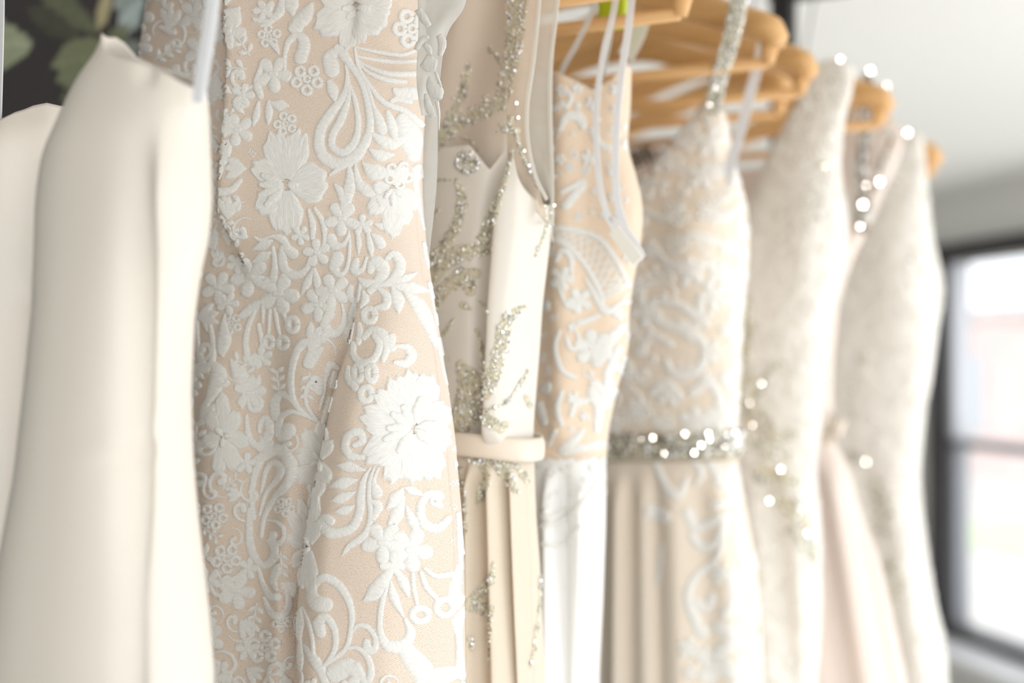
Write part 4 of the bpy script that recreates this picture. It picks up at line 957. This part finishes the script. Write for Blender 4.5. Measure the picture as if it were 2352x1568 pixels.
# size marker and paper tag on this hanger
tg = thing('size_marker', 'lime yellow plastic size marker on the hanger at the top', 'tag', tuple(pv(1410, 60, 1.10)), None)
k = MB(); a = pv(1412, 40, 1.10)
fr_ = lambda x, y, z: tuple(a + U * x + R * y + np.array([0, 0, z])); k.box((-.014, -.006, -.010), (.012, .006, .016), fr_); o_ = k.build('clip', M_LIME, tg); bv = o_.modifiers.new('b', 'BEVEL'); bv.width = .003; bv.segments = 3
k = MB(); k.tube([fr_(0, 0, .012), fr_(0, 0, .03)], .003, 8); k.build('stem', M_LIME, tg)
pt = ribbon([(1474, 36), (1462, 80), (1436, 130)], 1.14, 44, None, 'paper_tag', M_PAPER, th=.0006); tagm(pt, 'white paper tag hanging beside the lime size marker', 'tag')

# ------------------------------------------------------------------ champagne lace gown with beaded strap and belt
def dispF(x, y):
    b = sst(1060, 1180, y); d = 0
    for x0, sl, am, wd in ((1420, -.01, .014, 16), (1448, .0, -.012, 14), (1475, .01, .010, 14), (1502, .02, -.010, 14), (1545, .03, .008, 24), (1600, .06, -.008, 24), (1650, .09, .010, 24), (1690, .12, -.006, 18)):
        d = d + .55 * b * am * np.exp(-((x - x0 - (y - 1060) * sl) / wd) ** 2)
    return d + .014 * np.exp(-((x - 1600) / 70) ** 2 - ((y - 560) / 110) ** 2)
F_ = Gown('belted_lace_gown', 'champagne lace gown with a wide crystal belt and a glittering strap', 1.352, tab([(240, .012), (340, .026), (600, .050), (1010, .036), (1568, .060)]),
         [(240, 1612), (300, 1560), (400, 1472), (480, 1400), (600, 1330), (1000, 1320), (1568, 1300)],
         [(240, 1664), (330, 1680), (400, 1696), (470, 1718), (560, 1722), (640, 1716), (720, 1708), (900, 1700), (1010, 1692), (1060, 1694), (1150, 1710), (1300, 1738), (1450, 1750), (1568, 1756)],
         [(-1, 246), (-.3, 236), (.4, 238), (1, 256)], M_CHAMP, disp=dispF, ncol=200, dy=8, part='lace_bodice', skirt=(1030, 1550, M_CHAMP))
LF = Lace(F_, h=.0019, step=9, cs=(-1, -.7, 0, .7, 1))
for p in [[(1500, 560, 10), (1530, 600, 20), (1580, 610, 24), (1640, 600, 18)], [(1520, 690, 18), (1560, 700, 20), (1600, 720, 26), (1610, 680, 22)], [(1480, 720, 16), (1530, 745, 24), (1580, 760, 26), (1620, 800, 26), (1600, 850, 26), (1550, 860, 22), (1530, 830, 16)],
          [(1470, 800, 16), (1500, 770, 18), (1540, 790, 16)], [(1500, 900, 22), (1530, 880, 24), (1560, 910, 22)], [(1590, 900, 24), (1630, 880, 24), (1660, 930, 20)], [(1650, 620, 20), (1670, 660, 26), (1700, 650, 20)], [(1600, 960, 24), (1640, 950, 20)],
          [(1470, 480, 14), (1520, 500, 20), (1560, 480, 18)], [(1620, 480, 20), (1660, 500, 26), (1690, 480, 20)], [(1580, 540, 18), (1620, 545, 22), (1660, 560, 20)]]: LF.stroke(p)
LF.scatter(1385, 1716, 262, 980, 500, 36, seed=21, thr=.3)
LF.build('ivory_lace', M_EMBF)
LF.mb = MB()
for p in [[(1505, 1060, 16), (1530, 1120, 24), (1560, 1135, 24), (1575, 1100, 14)], [(1580, 1050, 14), (1610, 1080, 20), (1600, 1110, 12)], [(1630, 1060, 20), (1660, 1110, 30), (1690, 1120, 24)], [(1500, 1175, 40), (1525, 1185, 34)], [(1580, 1180, 30), (1600, 1210, 26), (1650, 1190, 24)],
          [(1590, 1230, 20), (1610, 1255, 24), (1650, 1240, 24), (1668, 1180, 22)], [(1662, 1240, 14), (1640, 1290, 18), (1600, 1320, 20), (1580, 1370, 24), (1600, 1430, 30), (1612, 1450, 34)], [(1600, 1385, 22), (1625, 1395, 26), (1635, 1370, 20)],
          [(1690, 1180, 22), (1700, 1260, 26), (1720, 1340, 24)], [(1680, 1320, 30), (1690, 1380, 34), (1665, 1410, 26)], [(1700, 1400, 22), (1740, 1440, 26), (1745, 1510, 22)], [(1650, 1440, 30), (1690, 1460, 40), (1650, 1500, 34)], [(1620, 1550, 34), (1660, 1530, 44), (1710, 1560, 40)],
          [(1520, 1250, 6), (1512, 1330, 16)], [(1640, 1160, 20), (1680, 1150, 22)], [(1700, 1520, 26), (1730, 1560, 24)]]: LF.stroke(p)
LF.scatter(1640, 1750, 1060, 1640, 200, 28, inside=lambda x, y: x > 1620 + (y - 1060) * .10, seed=22, thr=.14)
LF.scatter(1580, 1750, 1480, 1660, 80, 24, seed=23, thr=.16)
LF.build('skirt_lace', M_EMBF)
kd = F_.disp; F_.disp = None
band(F_, lambda c: 1018 - 8 * c, -26, 26, M_BELTBK, 'belt_ribbon', off=.002, rowsn=5)
bb = MB(); bc = MB(); V_, Fi = ico(); V_ = np.array(V_)
r3 = np.random.default_rng(44)
def belt_beads(g, th0, th1, n, yfun, half, r, mb, off=.0045):
    th = r3.uniform(th0, th1, n); 
    for a in th:
        y = yfun(math.cos(a)) + r3.uniform(-half, half); z = on_plane(1500, y, g.v0)[1]
        P = g.pts(np.array([a]), np.array([z]), off)[0]; s = r * r3.uniform(.6, 1.4); q = r3.normal(size=3); q /= np.linalg.norm(q); M = np.array(Matrix.Rotation(r3.random() * 6.28, 3, Vector(q)))
        mb.add(list(P + (V_ * s) @ M.T), Fi)
belt_beads(F_, 0, 2 * PI, 1300, lambda c: 1018 - 8 * c, 26, .0019, bb); bs = MB(); belt_beads(F_, 0, 2 * PI, 900, lambda c: 1018 - 8 * c, 26, .0019, bs); link('belt_crystals', bs.v, bs.f, M_BEADD, F_.root, smooth=False); belt_beads(F_, 0, 2 * PI, 360, lambda c: 1018 - 8 * c, 24, .0027, bc)
link('beaded_belt', bb.v, bb.f, M_BEAD, F_.root, smooth=False); link('belt_crystals', bc.v, bc.f, M_CRYST, F_.root, smooth=False)
F_.disp = kd
def beaded_strap(g, pts, v, wpx, name, m1, m2, backing, nb, r=.0018, seed=3, label=None):
    q = catmull([(a[0], a[1], a[2] if len(a) > 2 else 0) for a in pts], 10); P = [pv(x, y, v + dv) for x, y, dv in q]; d = (P[0] - CAMP) @ FW; w_ = wpx * d / FPX
    o = strip(P, w_, .0015, U).build(name, backing, g.root, smooth=False, label=label); rr = np.random.default_rng(seed)
    for m, n, rad in ((m1, nb, r), (m2, nb // 6, r * 1.4)):
        mb = MB()
        for _ in range(n):
            i = rr.integers(0, len(P) - 1); p = P[i] + (P[i + 1] - P[i]) * rr.random() + U * rr.uniform(-.5, .5) * w_ - R * .0016
            s = rad * rr.uniform(.6, 1.4); a = rr.normal(size=3); a /= np.linalg.norm(a); M = np.array(Matrix.Rotation(rr.random() * 6.28, 3, Vector(a))); mb.add(list(p + (V_ * s) @ M.T), Fi)
        link('strap_beads', mb.v, mb.f, m, g.root, smooth=False)
beaded_strap(F_, [(1722, -160, -.075), (1704, -40, -.075), (1690, 50, -.07), (1668, 130, -.045), (1650, 190, 0), (1636, 262, .035)], 1.305, 40, 'beaded_strap', M_BEAD, M_CRYST, M_EMBI, 900)
ribbon([(1752, 96), (1742, 145), (1724, 210), (1704, 290), (1680, 370), (1668, 430)], 1.332, 26, F_, 'hanger_loop', M_RIB)

# ------------------------------------------------------------------ pale gown mostly hidden behind the belted one
K = Gown('beaded_neckline_gown', 'pale gown with smoky beaded neckline glimpsed behind the crystal belted gown', 1.49, tab([(340, .015), (480, .03), (1568, .045)]),
         [(340, 1330), (1568, 1350)], [(330, 1520), (400, 1590), (500, 1640), (1000, 1640), (1568, 1680)],
         [(-1, 350), (0, 340), (.6, 338), (1, 345)], M_BLUSH, part='tulle_shell', ncol=90, dy=16)
kb = MB(); beads(K, [(1430, 372, 44), (1480, 362, 44), (1530, 362, 40)], .02, .002, None, 5, kb)
if kb.v: link('neckline_beads', kb.v, kb.f, M_BEADD, K.root, smooth=False)

# ------------------------------------------------------------------ ivory gown with broad lace strap and gold beading
def dispG(x, y): return .012 * np.exp(-((x - 1860) / 60) ** 2 - ((y - 560) / 120) ** 2) + sst(1050, 1200, y) * .006 * np.sin((x - 1700 - (y - 1050) * .08) / 15)
G = Gown('ivory_lace_gown', 'ivory lace gown with a broad shoulder strap and gold beadwork at the waist', 1.626, tab([(140, .010), (300, .022), (560, .05), (1000, .038), (1568, .06)]),
         [(140, 1882), (230, 1830), (310, 1782), (390, 1742), (480, 1708), (600, 1660), (1000, 1640), (1568, 1620)],
         [(140, 1964), (190, 1962), (300, 1934), (400, 1930), (470, 1946), (560, 1948), (640, 1930), (720, 1906), (850, 1894), (1000, 1884), (1080, 1874), (1200, 1886), (1300, 1890), (1450, 1886), (1568, 1878)],
         [(-1, 150), (-.2, 138), (.4, 140), (1, 156)], M_IVT, disp=dispG, ncol=170, dy=9, part='tulle_shell')
LG = Lace(G, h=.0022, step=11, cs=(-1, -.7, 0, .7, 1))
LG.scatter(1700, 1960, 150, 1640, 900, 26, seed=31, thr=.35); LG.build('ivory_lace', M_EMBI)
gb = MB(); gc = MB()
for i, (p, dn) in enumerate([([(1722, 690, 12), (1718, 760, 22), (1716, 860, 26), (1726, 960, 36)], .012), ([(1740, 940, 30), (1770, 1000, 34), (1760, 1060, 34)], .012), ([(1715, 1010, 30), (1780, 1040, 26), (1820, 1050, 20)], .012),
      ([(1730, 1090, 30), (1790, 1100, 34), (1830, 1110, 24)], .010), ([(1770, 1130, 24), (1820, 1170, 34), (1850, 1200, 30)], .011), ([(1810, 1210, 20), (1850, 1250, 30), (1872, 1290, 22)], .010), ([(1740, 910, 16), (1760, 860, 14), (1800, 830, 8)], .01),
      ([(1880, 380, 6), (1900, 384, 8)], .02), ([(1800, 1010, 20), (1830, 990, 20)], .008)]):
    beads(G, p, dn * 2.2, .0022, None, 80 + i, gb); beads(G, p, dn * .12, .0028, None, 180 + i, gc)
beads(G, [(1900, 170, 60), (1870, 300, 80), (1850, 500, 120)], .0007, .002, None, 99, gc)
link('gold_beadwork', gb.v, gb.f, M_BEAD, G.root, smooth=False); link('crystal_beads', gc.v, gc.f, M_CRYST, G.root, smooth=False)
for p in [[(1722, 690, 14), (1718, 780, 24), (1722, 900, 30), (1730, 980, 34)], [(1750, 950, 26), (1775, 1010, 30)], [(1740, 1080, 30), (1800, 1095, 30)], [(1780, 1130, 22), (1850, 1205, 30)]]: LG.mb = MB() if p[0][0] == 1722 else LG.mb; LG.stroke(p)
LG.build('gold_cording', M_EMBG)

# ------------------------------------------------------------------ blush gown with beaded necklace straps
def dispH(x, y): return sst(1040, 1140, y) * (.010 * np.sin((x - 1880 - (y - 1030) * .16) / 17))
H = Gown('blush_gown', 'blush gown with smoky beaded straps and a satin bow at the waist', 1.80, tab([(250, .010), (400, .022), (700, .03), (1010, .026), (1568, .06)]),
         [(240, 1560), (1000, 1560), (1568, 1640)],
         [(240, 2040), (290, 2078), (360, 2070), (440, 2030), (520, 1995), (600, 1955), (700, 1925), (850, 1912), (1000, 1912), (1040, 1925), (1060, 1946), (1177, 1976), (1294, 2022), (1411, 2048), (1568, 2082)],
         [(-1, 400), (-.1, 388), (.2, 380), (.42, 300), (.6, 250), (1, 292)], M_BLUSH, disp=dispH, ncol=150, dy=9, part='tulle_shell')
beaded_strap(H, [(1996, 170), (1988, 260), (1984, 340), (1980, 430), (1976, 530)], 1.76, 18, 'beaded_strap', M_BEADD, M_CRYST, M_SHEERN, 480, r=.0024)
beaded_strap(H, [(2060, 300), (2020, 380), (1996, 470), (1988, 540)], 1.77, 10, 'beaded_strap', M_BEADD, M_CRYST, M_SHEERN, 60, r=.0022)
LH = Lace(H, h=.002, step=11, cs=(-1, -.7, 0, .7, 1)); LH.scatter(1890, 2080, 290, 980, 120, 22, seed=41, thr=.2); LH.build('blush_lace', M_EMBI)
ribbon([(1866, 1000), (1890, 1004), (1914, 1002)], 1.755, 34, H, 'ribbon_belt', M_BELT, th=.004, side=(0, 0, 1))
k = MB()
for s in (-1, 1):
    c_ = pv(1893, 985, 1.752)
    k.tube([c_ + U * s * .004, c_ + U * s * .012 + np.array([0, 0, .016]), c_ + U * s * .022 + np.array([0, 0, .010]), c_ + U * s * .018 - np.array([0, 0, .008]), c_ + U * s * .003], [.004, .007, .008, .006, .004], 8)
k.build('bow', M_BELT, H.root)

# ------------------------------------------------------------------ farthest ivory gown
def dispI(x, y): return .016 * np.exp(-((x - 2060) / 70) ** 2 - ((y - 620) / 140) ** 2) + sst(1000, 1200, y) * .007 * np.sin((x - 2000 - (y - 1000) * .17) / 19)
I_ = Gown('ivory_lace_gown', 'farthest ivory lace gown on the right, its hem flaring before the window', 2.05, tab([(300, .010), (420, .022), (620, .055), (1100, .040), (1568, .07)]),
         [(300, 2066), (360, 2040), (440, 1998), (520, 1962), (700, 1880), (1000, 1850), (1568, 1900)],
         [(300, 2122), (380, 2126), (450, 2134), (540, 2142), (600, 2158), (650, 2170), (700, 2164), (780, 2152), (860, 2142), (950, 2126), (1080, 2113), (1150, 2116), (1300, 2136), (1400, 2152), (1480, 2172), (1568, 2178)],
         [(-1, 312), (-.2, 300), (.4, 300), (1, 316)], M_IVT, disp=dispI, ncol=170, dy=9, part='tulle_shell')
LI = Lace(I_, h=.0024, step=12, cs=(-1, -.7, 0, .7, 1)); LI.scatter(1900, 2180, 310, 1640, 700, 28, seed=51, thr=.25); LI.build('ivory_lace', M_EMBI)
ib = MB(); ic_ = MB()
for i, p in enumerate([[(1990, 800, 20), (1960, 880, 20), (1965, 980, 16)], [(1950, 1040, 30), (1975, 1060, 30)], [(2000, 1100, 30), (2030, 1150, 40), (2020, 1230, 50)], [(2040, 1280, 30), (2060, 1340, 44), (2055, 1390, 34)], [(1970, 1170, 20), (1985, 1180, 20)]]):
    beads(I_, p, .011, .0025, None, 300 + i, ib)
beads(I_, [(2080, 320, 30), (2050, 400, 40)], .002, .003, None, 330, ic_); beads(I_, [(2100, 480, 120), (2080, 700, 160)], .00025, .003, None, 331, ic_)
if ib.v: link('gold_beadwork', ib.v, ib.f, M_BEAD, I_.root, smooth=False)
if ic_.v: link('crystal_beads', ic_.v, ic_.f, M_CRYST, I_.root, smooth=False)
# crystal drops that catch the light at the neckline of the blush gown
for x, y, r_ in [(1980, 470, .0046), (1990, 426, .0030), (2019, 418, .0040), (1997, 163, .0036), (2036, 197, .0036), (1975, 520, .0026)]: gem(pv(x, y, 1.742), r_, H)
gems(D, [(1125, 219), (1040, 225), (1186, 238), (1188, 271), (1192, 105), (1194, 122), (1155, 140), (1160, 173), (1140, 302), (1202, 348), (1218, 380), (1234, 410), (1070, 390), (1119, 517), (1258, 470), (1268, 472), (1081, 1478), (1218, 1520), (1036, 825), (1166, 128), (1168, 142), (1110, 232), (1085, 640), (1080, 655), (1062, 905), (1165, 716), (1152, 762)], .0013)
gems(F_, [(1675, 993), (1625, 995), (1627, 1008), (1610, 1022), (1595, 1040), (1657, 1025), (1530, 1042), (1505, 1005), (1480, 1010), (1575, 996)], .0026, .007)
for x, y, dv in [(1685, 18, -.066), (1692, 4, -.068), (1641, 184, -.01), (1642, 202, -.01), (1672, 92, -.05), (1668, 118, -.045), (1628, 240, .01)]: gem(pv(x, y, 1.305 + dv), .0026, F_)
gems(G, [(1750, 880), (1725, 925), (1793, 1078), (1765, 1150), (1850, 1225), (1930, 138), (1730, 975)], .0026, .003)
gems(I_, [(2070, 296), (2085, 306), (2120, 600), (1990, 1060)], .003, .003)
for o in bpy.data.objects:
    if o.name.split('.')[0] in ('bead_embroidery', 'crystal_beads', 'beaded_belt', 'belt_crystals', 'strap_beads', 'gold_beadwork', 'neckline_beads', 'lace_ground', 'ivory_lace', 'skirt_lace', 'white_embroidery', 'scroll_backing', 'hip_lace', 'lattice_trim', 'blush_lace', 'strap_lace', 'gold_cording'): o['kind'] = 'stuff'
